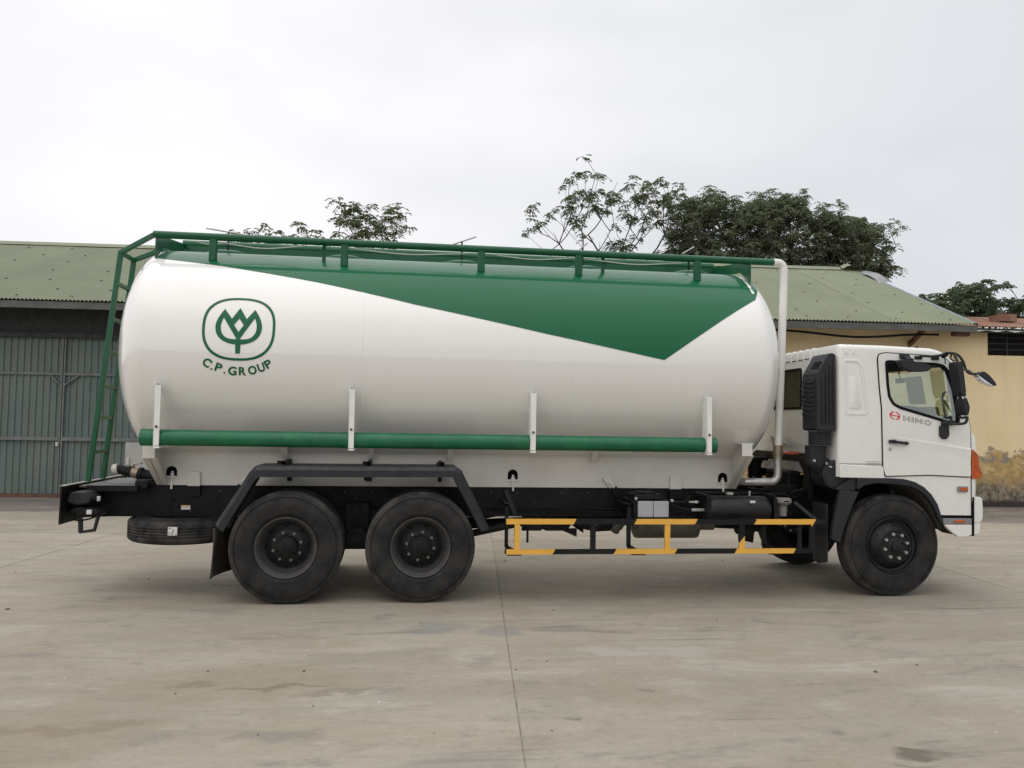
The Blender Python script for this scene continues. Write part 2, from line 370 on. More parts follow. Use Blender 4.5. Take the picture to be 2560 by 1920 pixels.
# ------------------------------------------------------------------ mesh helpers
class MB:
    """collects shapes for one mesh object"""
    def __init__(self):
        self.v, self.f, self.m = [], [], []

    def add(self, vs, fs, mi=0):
        b = len(self.v)
        self.v += [tuple(p) for p in vs]
        self.f += [tuple(b + i for i in f) for f in fs]
        self.m += [mi] * len(fs)
        return self

    def box(self, x0, x1, y0, y1, z0, z1, mi=0):
        vs = [(x, y, z) for z in (z0, z1) for y in (y0, y1) for x in (x0, x1)]
        return self.add(vs, [(0, 2, 3, 1), (4, 5, 7, 6), (0, 1, 5, 4), (2, 6, 7, 3), (0, 4, 6, 2), (1, 3, 7, 5)], mi)

    def beam(self, a, b, w, h, up=(0, 0, 1), mi=0):
        a, b = Vector(a), Vector(b)
        d = (b - a).normalized()
        s = d.cross(Vector(up))
        s = s.normalized() if s.length > 1e-6 else Vector((1, 0, 0))
        u = s.cross(d)
        vs = [p + s * i * w / 2 + u * j * h / 2 for p in (a, b) for i, j in ((-1, -1), (1, -1), (1, 1), (-1, 1))]
        return self.add(vs, [(3, 2, 1, 0), (4, 5, 6, 7), (0, 1, 5, 4), (1, 2, 6, 5), (2, 3, 7, 6), (3, 0, 4, 7)], mi)

    def tube(self, path, r, n=12, mi=0, cap=True):
        path = [Vector(p) for p in path]
        rs = r if isinstance(r, (list, tuple)) else [r] * len(path)
        vs, ref = [], None
        for i, p in enumerate(path):
            t = (path[min(i + 1, len(path) - 1)] - path[max(i - 1, 0)]).normalized()
            if ref is None:
                ref = t.orthogonal().normalized()
            ref = (ref - t * ref.dot(t)).normalized()
            s = t.cross(ref)
            vs += [p + (ref * math.cos(2 * PI * k / n) + s * math.sin(2 * PI * k / n)) * rs[i] for k in range(n)]
        fs = [(i * n + k, i * n + (k + 1) % n, (i + 1) * n + (k + 1) % n, (i + 1) * n + k) for i in range(len(path) - 1) for k in range(n)]
        if cap:
            fs += [tuple(range(n - 1, -1, -1)), tuple((len(path) - 1) * n + k for k in range(n))]
        return self.add(vs, fs, mi)

    def prism(self, poly, y0, y1, mi=0):
        """polygon in x,z extruded along y"""
        n = len(poly)
        ar = sum(poly[i][0] * poly[(i + 1) % n][1] - poly[(i + 1) % n][0] * poly[i][1] for i in range(n))
        if ar < 0:
            poly = poly[::-1]
        vs = [(x, y0, z) for x, z in poly] + [(x, y1, z) for x, z in poly]
        fs = [tuple(range(n)), tuple(range(2 * n - 1, n - 1, -1))]
        fs += [((i + 1) % n, i, n + i, n + (i + 1) % n) for i in range(n)]
        return self.add(vs, fs, mi)

    def prism_yz(self, poly, x0, x1, mi=0):
        k = MB().prism(poly, x0, x1)
        return self.add([(b, a, c) for a, b, c in k.v], [f[::-1] for f in k.f], mi)

    def prism_xy(self, poly, z0, z1, mi=0):
        k = MB().prism(poly, z0, z1)
        return self.add([(a, c, b) for a, b, c in k.v], [f[::-1] for f in k.f], mi)

    def lathe(self, prof, axis='y', c=(0, 0, 0), n=64, closed=False, mi=0):
        """profile of (radius, position along axis)"""
        vs = []
        for r, t in prof:
            for k in range(n):
                a = 2 * PI * k / n
                u, q = r * math.cos(a), r * math.sin(a)
                p = {'y': (u, t, q), 'x': (t, u, q), 'z': (u, q, t)}[axis]
                vs.append((p[0] + c[0], p[1] + c[1], p[2] + c[2]))
        m = len(prof)
        fs = [(i * n + k, ((i + 1) % m) * n + k, ((i + 1) % m) * n + (k + 1) % n, i * n + (k + 1) % n)
              for i in range(m if closed else m - 1) for k in range(n)]
        return self.add(vs, fs, mi)

    def disc(self, c, r, axis='y', t=.01, n=24, mi=0):
        d = {'x': Vector((t, 0, 0)), 'y': Vector((0, t, 0)), 'z': Vector((0, 0, t))}[axis]
        return self.tube([Vector(c) - d / 2, Vector(c) + d / 2], r, n, mi)

    def mesh(self, name, mats, smooth=35):
        me = bpy.data.meshes.new(name)
        me.from_pydata(self.v, [], self.f)
        for mt in mats if isinstance(mats, (list, tuple)) else [mats]:
            me.materials.append(mt)
        me.polygons.foreach_set('material_index', self.m)
        bm = bmesh.new()
        bm.from_mesh(me)
        bmesh.ops.recalc_face_normals(bm, faces=bm.faces)
        bm.to_mesh(me)
        bm.free()
        if smooth:
            me.shade_smooth()
            me.set_sharp_from_angle(angle=math.radians(smooth))
        return me


WORLD = {}


def link(o, parent=None, local=False):
    """world coordinates are kept unless local is set"""
    COL.objects.link(o)
    if parent is not None:
        o.parent = parent
        if not local:
            o.matrix_parent_inverse = WORLD[parent.name].inverted()
    if local and parent is not None:
        WORLD[o.name] = WORLD[parent.name] @ Matrix.LocRotScale(o.location, o.rotation_euler, o.scale)
    else:
        WORLD[o.name] = Matrix.LocRotScale(o.location, o.rotation_euler, o.scale)
    return o


def build(mb, name, mats, parent=None, bevel=0.0, smooth=35, local=False, seg=2):
    me = mb if isinstance(mb, bpy.types.Mesh) else mb.mesh(name, mats, smooth)
    o = link(bpy.data.objects.new(name, me), parent, local)
    if bevel:
        b = o.modifiers.new('bevel', 'BEVEL')
        b.width, b.segments, b.limit_method, b.angle_limit = bevel, seg, 'ANGLE', math.radians(40)
        b.harden_normals = False
    return o


def empty(name, loc=(0, 0, 0), rz=0.0, parent=None):
    o = bpy.data.objects.new(name, None)
    o.location = loc
    o.rotation_euler = (0, 0, rz)
    return link(o, parent)


def tag(o, label=None, cat=None, group=None, kind=None):
    for k, v in (('label', label), ('category', cat), ('group', group), ('kind', kind)):
        if v:
            o[k] = v
    return o


def flat2d(polys, text=None, size=1.0, offset=0.0):
    """filled 2-D outline (even-odd holes) or text -> mesh data (verts, faces) in the plane"""
    if text is None:
        cu = bpy.data.curves.new('outline', 'CURVE')
        cu.dimensions = '2D'
        cu.fill_mode = 'BOTH'
        for poly in polys:
            s = cu.splines.new('POLY')
            s.points.add(len(poly) - 1)
            for p, (x, y) in zip(s.points, poly):
                p.co = (x, y, 0, 1)
            s.use_cyclic_u = True
    else:
        cu = bpy.data.curves.new('outline', 'FONT')
        cu.body = text
        cu.size = size
        cu.offset = offset
        cu.align_x = 'CENTER'
        cu.resolution_u = 6
    o = bpy.data.objects.new('outline', cu)
    COL.objects.link(o)
    dg = bpy.context.evaluated_depsgraph_get()
    me = bpy.data.meshes.new_from_object(o.evaluated_get(dg))
    vs = [(v.co.x, v.co.y) for v in me.vertices]
    fs = [tuple(p.vertices) for p in me.polygons]
    bpy.data.objects.remove(o)
    bpy.data.curves.remove(cu)
    bpy.data.meshes.remove(me)
    return vs, fs


def sheet(vs, fs, fn, name, mat, cut=None):
    """flat mesh, optionally cut into strips (cut = [(axis, step)]), mapped through fn(x, y)"""
    bm = bmesh.new()
    bv = [bm.verts.new((x, y, 0)) for x, y in vs]
    for f in fs:
        try:
            bm.faces.new([bv[i] for i in f])
        except ValueError:
            pass
    bmesh.ops.remove_doubles(bm, verts=bm.verts, dist=1e-5)
    for ax, step in cut or []:
        lo = min(v.co[ax] for v in bm.verts)
        hi = max(v.co[ax] for v in bm.verts)
        k = lo + step
        while k < hi:
            p, nn = [0, 0, 0], [0, 0, 0]
            p[ax], nn[ax] = k, 1
            bmesh.ops.bisect_plane(bm, geom=bm.verts[:] + bm.edges[:] + bm.faces[:], plane_co=p, plane_no=nn)
            k += step
    for v in bm.verts:
        v.co = fn(v.co.x, v.co.y)
    me = bpy.data.meshes.new(name)
    bm.to_mesh(me)
    bm.free()
    me.materials.append(mat)
    me.shade_smooth()
    return me


def solid_plate(polys, y0, y1, name, mat, smooth=35):
    """plate with holes in the x,z plane between y0 and y1"""
    vs, fs = flat2d(polys)
    bm = bmesh.new()
    bv = [bm.verts.new((x, y0, z)) for x, z in vs]
    for f in fs:
        bm.faces.new([bv[i] for i in f])
    bmesh.ops.remove_doubles(bm, verts=bm.verts, dist=1e-5)
    ret = bmesh.ops.extrude_face_region(bm, geom=bm.faces[:])
    for e in ret['geom']:
        if isinstance(e, bmesh.types.BMVert):
            e.co.y = y1
    bmesh.ops.recalc_face_normals(bm, faces=bm.faces)
    me = bpy.data.meshes.new(name)
    bm.to_mesh(me)
    bm.free()
    me.materials.append(mat)
    me.shade_smooth()
    me.set_sharp_from_angle(angle=math.radians(smooth))
    return me


def rounded(poly, r, n=5):
    """round the corners of a polygon"""
    out = []
    m = len(poly)
    for i in range(m):
        p, a, b = Vector(poly[i]), Vector(poly[i - 1]), Vector(poly[(i + 1) % m])
        rr = r[i] if isinstance(r, (list, tuple)) else r
        rr = min(rr, (a - p).length * .45, (b - p).length * .45)
        s, e = p + (a - p).normalized() * rr, p + (b - p).normalized() * rr
        for k in range(n + 1):
            t = k / n
            q = s * (1 - t) ** 2 + p * 2 * t * (1 - t) + e * t * t
            out.append((q.x, q.y))
    return out


def inset(poly, d):
    m = len(poly)
    ar = sum(poly[i][0] * poly[(i + 1) % m][1] - poly[(i + 1) % m][0] * poly[i][1] for i in range(m))
    sg = 1 if ar > 0 else -1
    out = []
    for i in range(m):
        a, p, b = Vector(poly[i - 1]), Vector(poly[i]), Vector(poly[(i + 1) % m])
        e1, e2 = (p - a).normalized(), (b - p).normalized()
        n1, n2 = Vector((-e1.y, e1.x)) * sg, Vector((-e2.y, e2.x)) * sg
        nn = (n1 + n2)
        nn = nn / max(.3, nn.length_squared / 2) if nn.length > 1e-6 else n1
        q = p + nn * d
        out.append((q.x, q.y))
    return out


def smooth_path(pts, n=6):
    """Catmull-Rom through points"""
    P = [Vector(p) for p in pts]
    P = [P[0] * 2 - P[1]] + P + [P[-1] * 2 - P[-2]]
    out = []
    for i in range(1, len(P) - 2):
        for k in range(n):
            t = k / n
            a, b, c, d = P[i - 1], P[i], P[i + 1], P[i + 2]
            out.append(.5 * ((2 * b) + (c - a) * t + (2 * a - 5 * b + 4 * c - d) * t * t + (3 * b - a - 3 * c + d) * t ** 3))
    out.append(P[-2])
    return out


# ------------------------------------------------------------------ the yard
WARP = math.radians(-5.2)
GZ = -.03                        # level of the concrete
g = MB()
g.add([(-900, -900, GZ - .012), (900, -900, GZ - .012), (900, 900, GZ - .012), (-900, 900, GZ - .012)], [(0, 1, 2, 3)])
ground = tag(build(g, 'ground', M['dirt'], smooth=0), kind='structure')
yard = empty('concrete_yard', (1.06, -.19, GZ), WARP)
yard['kind'] = 'structure'
SLX, SLY, GAP = 6.0, 5.0, .007
sm = MB().box(GAP / 2, SLX - GAP / 2, GAP / 2, SLY - GAP / 2, -.08, 0).mesh('concrete_slab', M['concrete'], 0)
sm2 = MB().box(GAP / 2, SLX - GAP / 2, GAP / 2, 3.1, -.08, 0).mesh('concrete_slab', M['concrete'], 0)
for i in range(-5, 6):
    for j in range(-3, 2):
        o = bpy.data.objects.new('concrete_slab', sm if j < 1 else sm2)
        o.location = (i * SLX, j * SLY, (0, .0015, -.001)[(i + 2 * j) % 3])
        link(o, yard, True)
        b = o.modifiers.new('bevel', 'BEVEL')
        b.width, b.segments = .004, 1

fil = MB()
fil.add([(-30, -15, -.004), (36, -15, -.004), (36, 8.1, -.004), (-30, 8.1, -.004)], [(0, 1, 2, 3)])
build(fil, 'joint_filler', simple('joint_filler', (.20, .18, .15), .9, var=.45, scale=5), yard, local=True, smooth=0)
# loose grit and pebbles
rs = random.Random(11)
g = MB()
fixed = [(-3.627, -.039, .022), (-2.649, -1.142, .012), (-1.015, -1.241, .012), (-.650, -2.240, .014), (.899, -2.330, .013), (-.085, -2.971, .013), (1.168, -2.128, .012), (3.6, -2.6, .018), (1.45, 2.6, .02), (-2.0, 1.1, .016), (-1.7, .9, .013)]
for k in range(260):
    if k < len(fixed):
        x, y, r = fixed[k]
    else:
        x, y, r = rs.uniform(-6, 9), rs.uniform(-4.6, 9), rs.choice((.004, .005, .006, .008, .011))
    hh, a = r * rs.uniform(.4, .8), rs.uniform(0, 6)
    vs = [(x + r * rs.uniform(.6, 1.3) * math.cos(a + q * PI / 3), y + r * rs.uniform(.6, 1.3) * math.sin(a + q * PI / 3), GZ + .001) for q in range(6)]
    vs += [(x + (p[0] - x) * .55, y + (p[1] - y) * .55, hh + GZ) for p in vs]
    g.add(vs, [(q, (q + 1) % 6, 6 + (q + 1) % 6, 6 + q) for q in range(6)] + [(6, 7, 8, 9, 10, 11)], 0 if rs.random() < .72 else 1)
tag(build(g, 'grit', [simple('stone_dark', (.10, .09, .075), .9, var=.4, scale=30), simple('stone_pale', (.42, .40, .36), .9, var=.2, scale=30)], smooth=0), kind='stuff')

# ------------------------------------------------------------------ the long warehouse (local axes: x along the wall, y away from the yard)
WA, WR = (-9.062, 11.964, 0), math.radians(-3.593)
wh = tag(empty('warehouse', WA, WR), 'long warehouse with green corrugated gable roof, yellow wall and grey-green sliding doors behind the tanker', 'building')


def wpart(mb, name, mats, parent=wh, **k):
    return build(mb, name, mats, parent, local=True, **k)


S0, S1 = -9.0, 22.60
EO, EZ, RO, RZ = -1.0, 4.41, 5.0, 6.86
wpart(MB().box(5.6, S1, 0, .22, -.08, 4.36), 'wall', M['yellow_wall'], smooth=0)
# gable end on the right, gable end on the left and the back wall
gw = MB().prism_yz([(.22, -.05), (9.78, -.05), (9.78, 4.7), (5.0, 6.66), (.22, 4.7)], S1 - .22, S1)
wpart(gw, 'gable_wall', M['yellow_wall'], smooth=0)
wpart(MB().prism_yz([(.22, -.05), (9.78, -.05), (9.78, 4.7), (5.0, 6.66), (.22, 4.7)], S0, S0 + .22), 'gable_wall', M['yellow_wall'], smooth=0)
wpart(MB().box(S0, S1, 9.78, 10, -.05, 4.4), 'back_wall', M['yellow_wall'], smooth=0)
# the dark board above the doors and the jamb post where the yellow wall begins
wpart(MB().box(S0, 5.6, .02, .2, 3.74, 4.40), 'lintel_board', M['lintel'], smooth=0)
wpart(MB().box(S0, 5.6, -.10, .02, 3.66, 3.76), 'door_track', M['lintel'], smooth=0)
wpart(MB().box(5.35, 5.6, .0, .2, -.05, 3.74), 'door_jamb', M['lintel'], smooth=0)
wpart(MB().box(S0, 5.35, -.06, .12, -.06, .035), 'door_sill', M['rust'], smooth=0)


def ribbed(s0, s1, z0, z1, pitch=.152, depth=.03, off=.055):
    """trapezoid-rib sheet standing in the x,z plane"""
    mb = MB()
    xs = [s0]
    ys = [0.0]
    x = s0 + pitch * .35
    while x + pitch * .5 < s1:
        for dx, dy in ((0, 0), (.014, -depth), (.044, -depth), (.058, 0)):
            xs.append(x + dx)
            ys.append(dy)
        x += pitch
    xs.append(s1)
    ys.append(0.0)
    n = len(xs)
    mb.add([(a, b + off, z0) for a, b in zip(xs, ys)] + [(a, b + off, z1) for a, b in zip(xs, ys)], [(i, i + 1, n + i + 1, n + i) for i in range(n - 1)])
    return mb


POSTS = [-6.6, -2.66, 1.28, 5.22]
for k in range(3):
    d0, d1 = POSTS[k] + .045, POSTS[k + 1] - .045
    dr = empty('sliding_door', (0, 0, 0), 0)
    COL.objects.unlink(dr)
    link(dr, wh, True)
    rows = [(.04, 1.27), (1.35, 2.79), (2.85, 3.66)]
    for r, (z0, z1) in enumerate(rows):
        if k == 2 and r == 0:
            build(ribbed(d0, 2.74, z0, z1), 'ribbed_panel', M['door_sheet'], dr, local=True, smooth=0)
            build(ribbed(3.86, d1, z0, z1), 'ribbed_panel', M['door_sheet'], dr, local=True, smooth=0)
        else:
            build(ribbed(d0, d1, z0, z1), 'ribbed_panel', M['door_sheet'], dr, local=True, smooth=0)
    build(MB().box(d0, d1, -.005, .07, 2.79, 2.85), 'cross_rail', M['door_frame'], dr, local=True, smooth=0)
    build(MB().box(d0, d1, -.02, .07, 1.27, 1.35), 'cross_rail', M['door_frame'], dr, local=True, smooth=0)
    build(MB().box(d0 - .035, d0, -.012, .07, .04, 3.66), 'door_stile', M['door_frame'], dr, local=True, smooth=0)
    build(MB().box(d1, d1 + .035, -.012, .07, .04, 3.66), 'door_stile', M['door_frame'], dr, local=True, smooth=0)
    build(MB().beam((d0, .0, 2.56), (d0 + .30, .0, 2.78), .03, .045, (0, 1, 0)), 'gusset_strut', M['door_frame'], dr, local=True, smooth=0)
    build(MB().beam((d1, .0, 2.56), (d1 - .22, .0, 2.78), .03, .045, (0, 1, 0)), 'gusset_strut', M['door_frame'], dr, local=True, smooth=0)
    if k == 2:
        build(MB().box(2.75, 3.85, -.01, .03, .06, 1.26), 'wicket_hatch', M['hatch_grey'], dr, local=True, bevel=.006)
        build(MB().box(2.80, 2.86, -.05, -.01, .74, .90), 'hatch_latch', M['dust_cap'], dr, local=True, bevel=.008)
        build(MB().tube([(3.30, -.04, .52), (3.30, -.075, .56), (3.44, -.075, .60), (3.5, -.04, .585)], .018, 8), 'hatch_handle', M['brass'], dr, local=True)
        build(MB().box(1.19, 1.25, -.05, -.02, 1.14, 1.24), 'padlock', M['dust_cap'], dr, local=True, bevel=.01)

# the roof: corrugated sheets, each its own piece; front slope seen, back slope for completeness
PITCH, SPAN = .0855, 12
amp = .018


def corr_sheet(name, mat, ya, za, yb, zb, span=SPAN, rows=1):
    mb = MB()
    n = span * 8 + 5
    sl = Vector((0, yb - ya, zb - za)).normalized()
    nr = Vector((0, -sl.z, sl.y))
    if nr.z < 0:
        nr = -nr
    vs = []
    for t in (0, 1):
        for i in range(n):
            x = i * PITCH / 8
            d = amp * math.cos(2 * PI * x / PITCH)
            vs.append((x, ya + (yb - ya) * t + nr.y * d, za + (zb - za) * t + nr.z * d))
    mb.add(vs, [(i, i + 1, n + i + 1, n + i) for i in range(n - 1)])
    me = mb.mesh(name, mat, 80)
    return me


rf = corr_sheet('roof_sheet', M['roof_green'], EO, EZ, RO, RZ)
rb = corr_sheet('roof_sheet_back', M['roof_green'], 11.0, EZ, RO, RZ)
nsh = int((22.85 - S0) / (SPAN * PITCH))
RX0 = 22.85 - nsh * SPAN * PITCH
rj = random.Random(5)
for i in range(nsh):
    for me in (rf, rb):
        o = bpy.data.objects.new('roof_sheet', me)
        o.location = (RX0 + i * SPAN * PITCH, 0, .003 * (i % 2) + rj.uniform(0, .002))
        link(o, wh, True)
ridge = MB()
prof = [(-.20, -.075), (-.12, -.03), (-.07, .01), (-.03, .045), (0, .055), (.03, .045), (.07, .01), (.12, -.03), (.20, -.075)]
vs = []
for x in (RX0 - .05, 22.35):
    vs += [(x, RO + a, RZ + .03 + b) for a, b in prof]
ridge.add(vs, [(i, i + 1, 9 + i + 1, 9 + i) for i in range(8)])
wpart(ridge, 'ridge_cap', M['roof_green'], smooth=80)
# bent cap lifting off at the end of the ridge
cap = MB()
vs = []
for k, (x, z, sp) in enumerate(((22.36, .05, .24), (22.50, .13, .26), (22.62, .15, .27), (22.78, .08, .27), (22.92, -.06, .25))):
    vs += [(x, RO + a * sp / .2, RZ + z + b * .8) for a, b in prof]
cap.add(vs, [(r * 9 + i, r * 9 + i + 1, r * 9 + 10 + i, r * 9 + 9 + i) for r in range(4) for i in range(8)])
wpart(cap, 'loose_ridge_end', M['roof_green'], smooth=80)
sl = (RZ - EZ) / (RO - EO)
ver = MB()
vs = []
for k in range(14):
    t = k / 13
    y = RO - .55 - t * (RO - EO - .55)
    lift = .10 * math.exp(-((t - .06) / .07) ** 2)
    z = EZ + (y - EO) * sl + .022
    vs += [(22.76, y, z + lift * .3), (22.83, y, z + .012 + lift), (22.89, y, z + .004 + lift * 1.5), (22.90, y, z - .07 + lift)]
ver.add(vs, [(r * 4 + i, r * 4 + i + 1, r * 4 + 5 + i, r * 4 + 4 + i) for r in range(13) for i in range(3)])
wpart(ver, 'verge_flashing', M['flashing'], smooth=60)
curl = MB()
vs = []
for k in range(9):
    t = k / 8
    y = RO - .55 - t * 1.3
    z = EZ + (y - EO) * sl + .03 + .10 * math.sin(PI * min(1, t * 1.05))
    vs += [(22.72, y, z - .05), (22.90, y, z + .03), (23.02, y, z + .02), (23.12, y, z - .05)]
curl.add(vs, [(r * 4 + i, r * 4 + i + 1, r * 4 + 5 + i, r * 4 + 4 + i) for r in range(8) for i in range(3)])
wpart(curl, 'curled_flashing', simple('zinc_sheet', (.22, .225, .225), .6, var=.2, scale=3, dirt=.3), smooth=70)
# hook bolts on the slope
fx = MB()
for r, y in enumerate((-.75, -.15, .75, 1.75, 2.75, 3.55, 4.45)):
    k = 0
    x = RX0 + .4 + (r % 2) * .55
    while x < 22.7 - (0 if y < 3 else .2):
        xx = round(x / PITCH) * PITCH + (RX0 % PITCH)
        z = EZ + (y - EO) * sl + amp
        fx.add([(xx - .03, y - .010, z + .002), (xx + .01, y + .004, z + .002), (xx + .04, y + .010, z + .006), (xx + .04, y - .004, z + .014), (xx + .0, y - .012, z + .018), (xx - .03, y - .018, z + .008)],
               [(0, 1, 4, 5), (1, 2, 3, 4), (0, 5, 4, 3, 2, 1)])
        x += rj.choice((1.03, 1.2, 1.37, 1.54))
o = wpart(fx, 'roof_hook_bolts', M['chassis'], smooth=0)
o['kind'] = 'stuff'
# eave board, slack strip under it, timber struts
wpart(MB().box(RX0, 22.9, EO + .03, EO + .08, EZ - .185, EZ - .03), 'eave_board', M['fascia'], smooth=0)
wpart(MB().tube(smooth_path([(12, EO + .16, 4.17), (15, EO + .16, 4.20), (18.1, EO + .16, 4.17), (19.9, EO + .16, 4.05), (21.3, EO + .16, 4.14), (22.0, EO + .16, 4.16)], 5), .028, 8), 'slack_cable', M['seal'])
for s in (21.75, 17.1, 12.4, 7.8):
    wpart(MB().beam((s, .0, 4.0), (s - .05, -.82, 4.34), .09, .10, (1, 0, 0)), 'eave_strut', M['rust'], smooth=0)
wpart(MB().box(22.45, 22.82, -.80, -.60, 4.15, 4.36), 'purlin_end', M['rust'], smooth=0)

# ------------------------------------------------------------------ the lower annex
an = tag(empty('annex', WA, WR), 'low yellow outbuilding with rusty roof and dark grilled opening at the far right', 'building')
A0, A1 = 22.60, 40.0
wl = MB()
wl.box(A0, 23.80, .0, .22, -.08, 4.36).box(23.80, A1, .0, .22, -.08, 3.77).box(26.4, A1, .0, .22, 3.77, 4.36)
wpart(wl, 'wall', M['yellow_wall'], an, smooth=0)
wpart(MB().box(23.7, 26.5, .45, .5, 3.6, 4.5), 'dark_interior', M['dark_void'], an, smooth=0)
for s in (24.35, 24.95, 25.55, 26.1):
    wpart(MB().box(s, s + .03, .06, .09, 3.77, 4.36), 'grille_bar', M['grille'], an, smooth=0)
for z in (3.92, 4.07, 4.22):
    wpart(MB().box(23.8, 26.4, .05, .06, z, z + .02), 'grille_bar', M['grille'], an, smooth=0)
me = corr_sheet('annex_roof_sheet', M['roof_rust'], -.42, 4.44, 3.6, 5.25, span=11)
for i in range(18):
    o = bpy.data.objects.new('roof_sheet', me)
    o.location = (22.55 + i * 11 * PITCH, 0, .004 * (i % 2))
    link(o, an, True)
wpart(MB().box(22.56, A1, -.36, -.32, 4.30, 4.41), 'eave_board', M['lintel'], an, smooth=0)
drip = MB()
vs = []
for k in range(90):
    x = 22.45 + k * .1
    vs += [(x, -.39, 4.335 + .018 * math.sin(k * 1.3)), (x, -.375, 4.36)]
drip.add(vs, [(2 * k, 2 * k + 2, 2 * k + 3, 2 * k + 1) for k in range(89)])
wpart(drip, 'drip_strip', M['dust_cap'], an, smooth=0)
wpart(MB().box(25.0, 25.45, 1.2, 1.7, 4.82, 5.02), 'roof_stub', M['roof_rust'], an, smooth=0)


# ------------------------------------------------------------------ trees behind the buildings
def tree(label, base, fork_z, clumps, per, leafmat, seed, leaf=(.34, .15, .055), yspread=1.6, r0=.017, group='trees beyond the warehouse', droop=.5, nleaf=9, ragged=1.0, bare=(), steep=.45):
    rng = np.random.default_rng(seed)
    bx, by = base
    tips = []
    area = sum(c[2] * c[3] for c in clumps)
    for (cx, cz, rx, rz) in clumps:
        k = max(2, int(round(per * rx * rz * 3.14)))
        for _ in range(k):
            a = rng.uniform(0, 2 * PI)
            q = math.sqrt(rng.uniform(0, 1)) * ragged
            tips.append((cx + rx * q * math.cos(a), by + rng.normal(0, .5) * yspread, cz + rz * q * math.sin(a), 1))
    for (x, z) in bare:
        tips.append((x, by + rng.normal(0, .4), z, 0))
    tips = np.array(tips)
    # skeleton: every tip joins the nearest lower node
    nodes = [np.array((bx, by, 0.0))]
    par = [-1]
    for t in range(1, 7):
        nodes.append(np.array((bx + .06 * math.sin(t * 2.1 + seed), by + .06 * math.cos(t * 1.7 + seed), fork_z * t / 6)))
        par.append(len(nodes) - 2)
    order = np.argsort(np.linalg.norm(tips[:, :3] - nodes[-1], axis=1))
    ends = []
    for i in order:
        p = tips[i, :3]
        P = np.array(nodes)
        d = p - P
        hz = np.hypot(d[:, 0], d[:, 1])
        cost = np.linalg.norm(d, axis=1) + 6 * np.maximum(0, steep * hz + .05 - d[:, 2])
        cost[:6] += 50
        j = int(np.argmin(cost))
        a = nodes[j]
        L = np.linalg.norm(p - a)
        m = max(1, int(L / .4))
        k = j
        bend = rng.normal(0, .035 * L, 3)
        for s in range(1, m + 1):
            t = s / m
            q = a + (p - a) * t + bend * math.sin(PI * t) + np.array((0, 0, -.05 * L * math.sin(PI * t)))
            nodes.append(q)
            par.append(k)
            k = len(nodes) - 1
        ends.append((k, tips[i, 3]))
    cnt = np.zeros(len(nodes))
    for k, _ in ends:
        cnt[k] += 1
    for k in range(len(nodes) - 1, 0, -1):
        cnt[par[k]] += cnt[k]
    rad = r0 * np.maximum(cnt, 1) ** .47
    mb = MB()
    for k in range(1, len(nodes)):
        a, b = Vector(nodes[par[k]]), Vector(nodes[k])
        if (b - a).length < 1e-4:
            continue
        ns = 8 if rad[k] > .06 else 4
        mb.tube([a, b], [float(min(rad[par[k]], rad[k] * 1.35)), float(rad[k])], ns, cap=False)
    t = tag(empty('tree', (bx, by, 0)), label, 'tree', group)
    build(mb, 'trunk', M['trunk'], t, smooth=60)
    # compound leaves: each tip carries a tuft of drooping leaves made of paired leaflets
    V = []
    LL, ll, lw = leaf
    for k, has in ends:
        if not has:
            continue
        c = nodes[k]
        for _ in range(nleaf):
            az = rng.uniform(0, 2 * PI)
            L = LL * rng.uniform(.6, 1.25)
            el = rng.uniform(-.1, .9)
            d = np.array((math.cos(az) * math.cos(el), math.sin(az) * math.cos(el), math.sin(el)))
            side = np.cross(d, (0, 0, 1))
            side /= np.linalg.norm(side) + 1e-6
            start = c + rng.normal(0, .05, 3)
            for s in range(5):
                t_ = .25 + .75 * s / 4
                p = start + d * L * t_ + np.array((0, 0, -droop * L * t_ * t_ * 1.3))
                for sg in (-1, 1):
                    ld = side * sg * .8 + d * .45 + np.array((0, 0, -.35 - rng.uniform(0, .4)))
                    ld /= np.linalg.norm(ld)
                    wv = np.cross(ld, rng.normal(0, 1, 3))
                    wv /= np.linalg.norm(wv) + 1e-6
                    l, w_ = ll * rng.uniform(.7, 1.2), lw * rng.uniform(.7, 1.2)
                    V += [p, p + ld * l * .5 + wv * w_ * .5, p + ld * l, p + ld * l * .5 - wv * w_ * .5]
    V = np.array(V)
    n = len(V) // 4
    me = bpy.data.meshes.new('crown')
    me.vertices.add(4 * n)
    me.vertices.foreach_set('co', V.astype(np.float32).ravel())
    me.loops.add(4 * n)
    me.loops.foreach_set('vertex_index', np.arange(4 * n, dtype=np.int32))
    me.polygons.add(n)
    me.polygons.foreach_set('loop_start', np.arange(0, 4 * n, 4, dtype=np.int32))
    me.polygons.foreach_set('loop_total', np.full(n, 4, dtype=np.int32))
    me.update(calc_edges=True)
    me.materials.append(leafmat)
    o = link(bpy.data.objects.new('crown', me), t)
    o['kind'] = 'stuff'
    return t


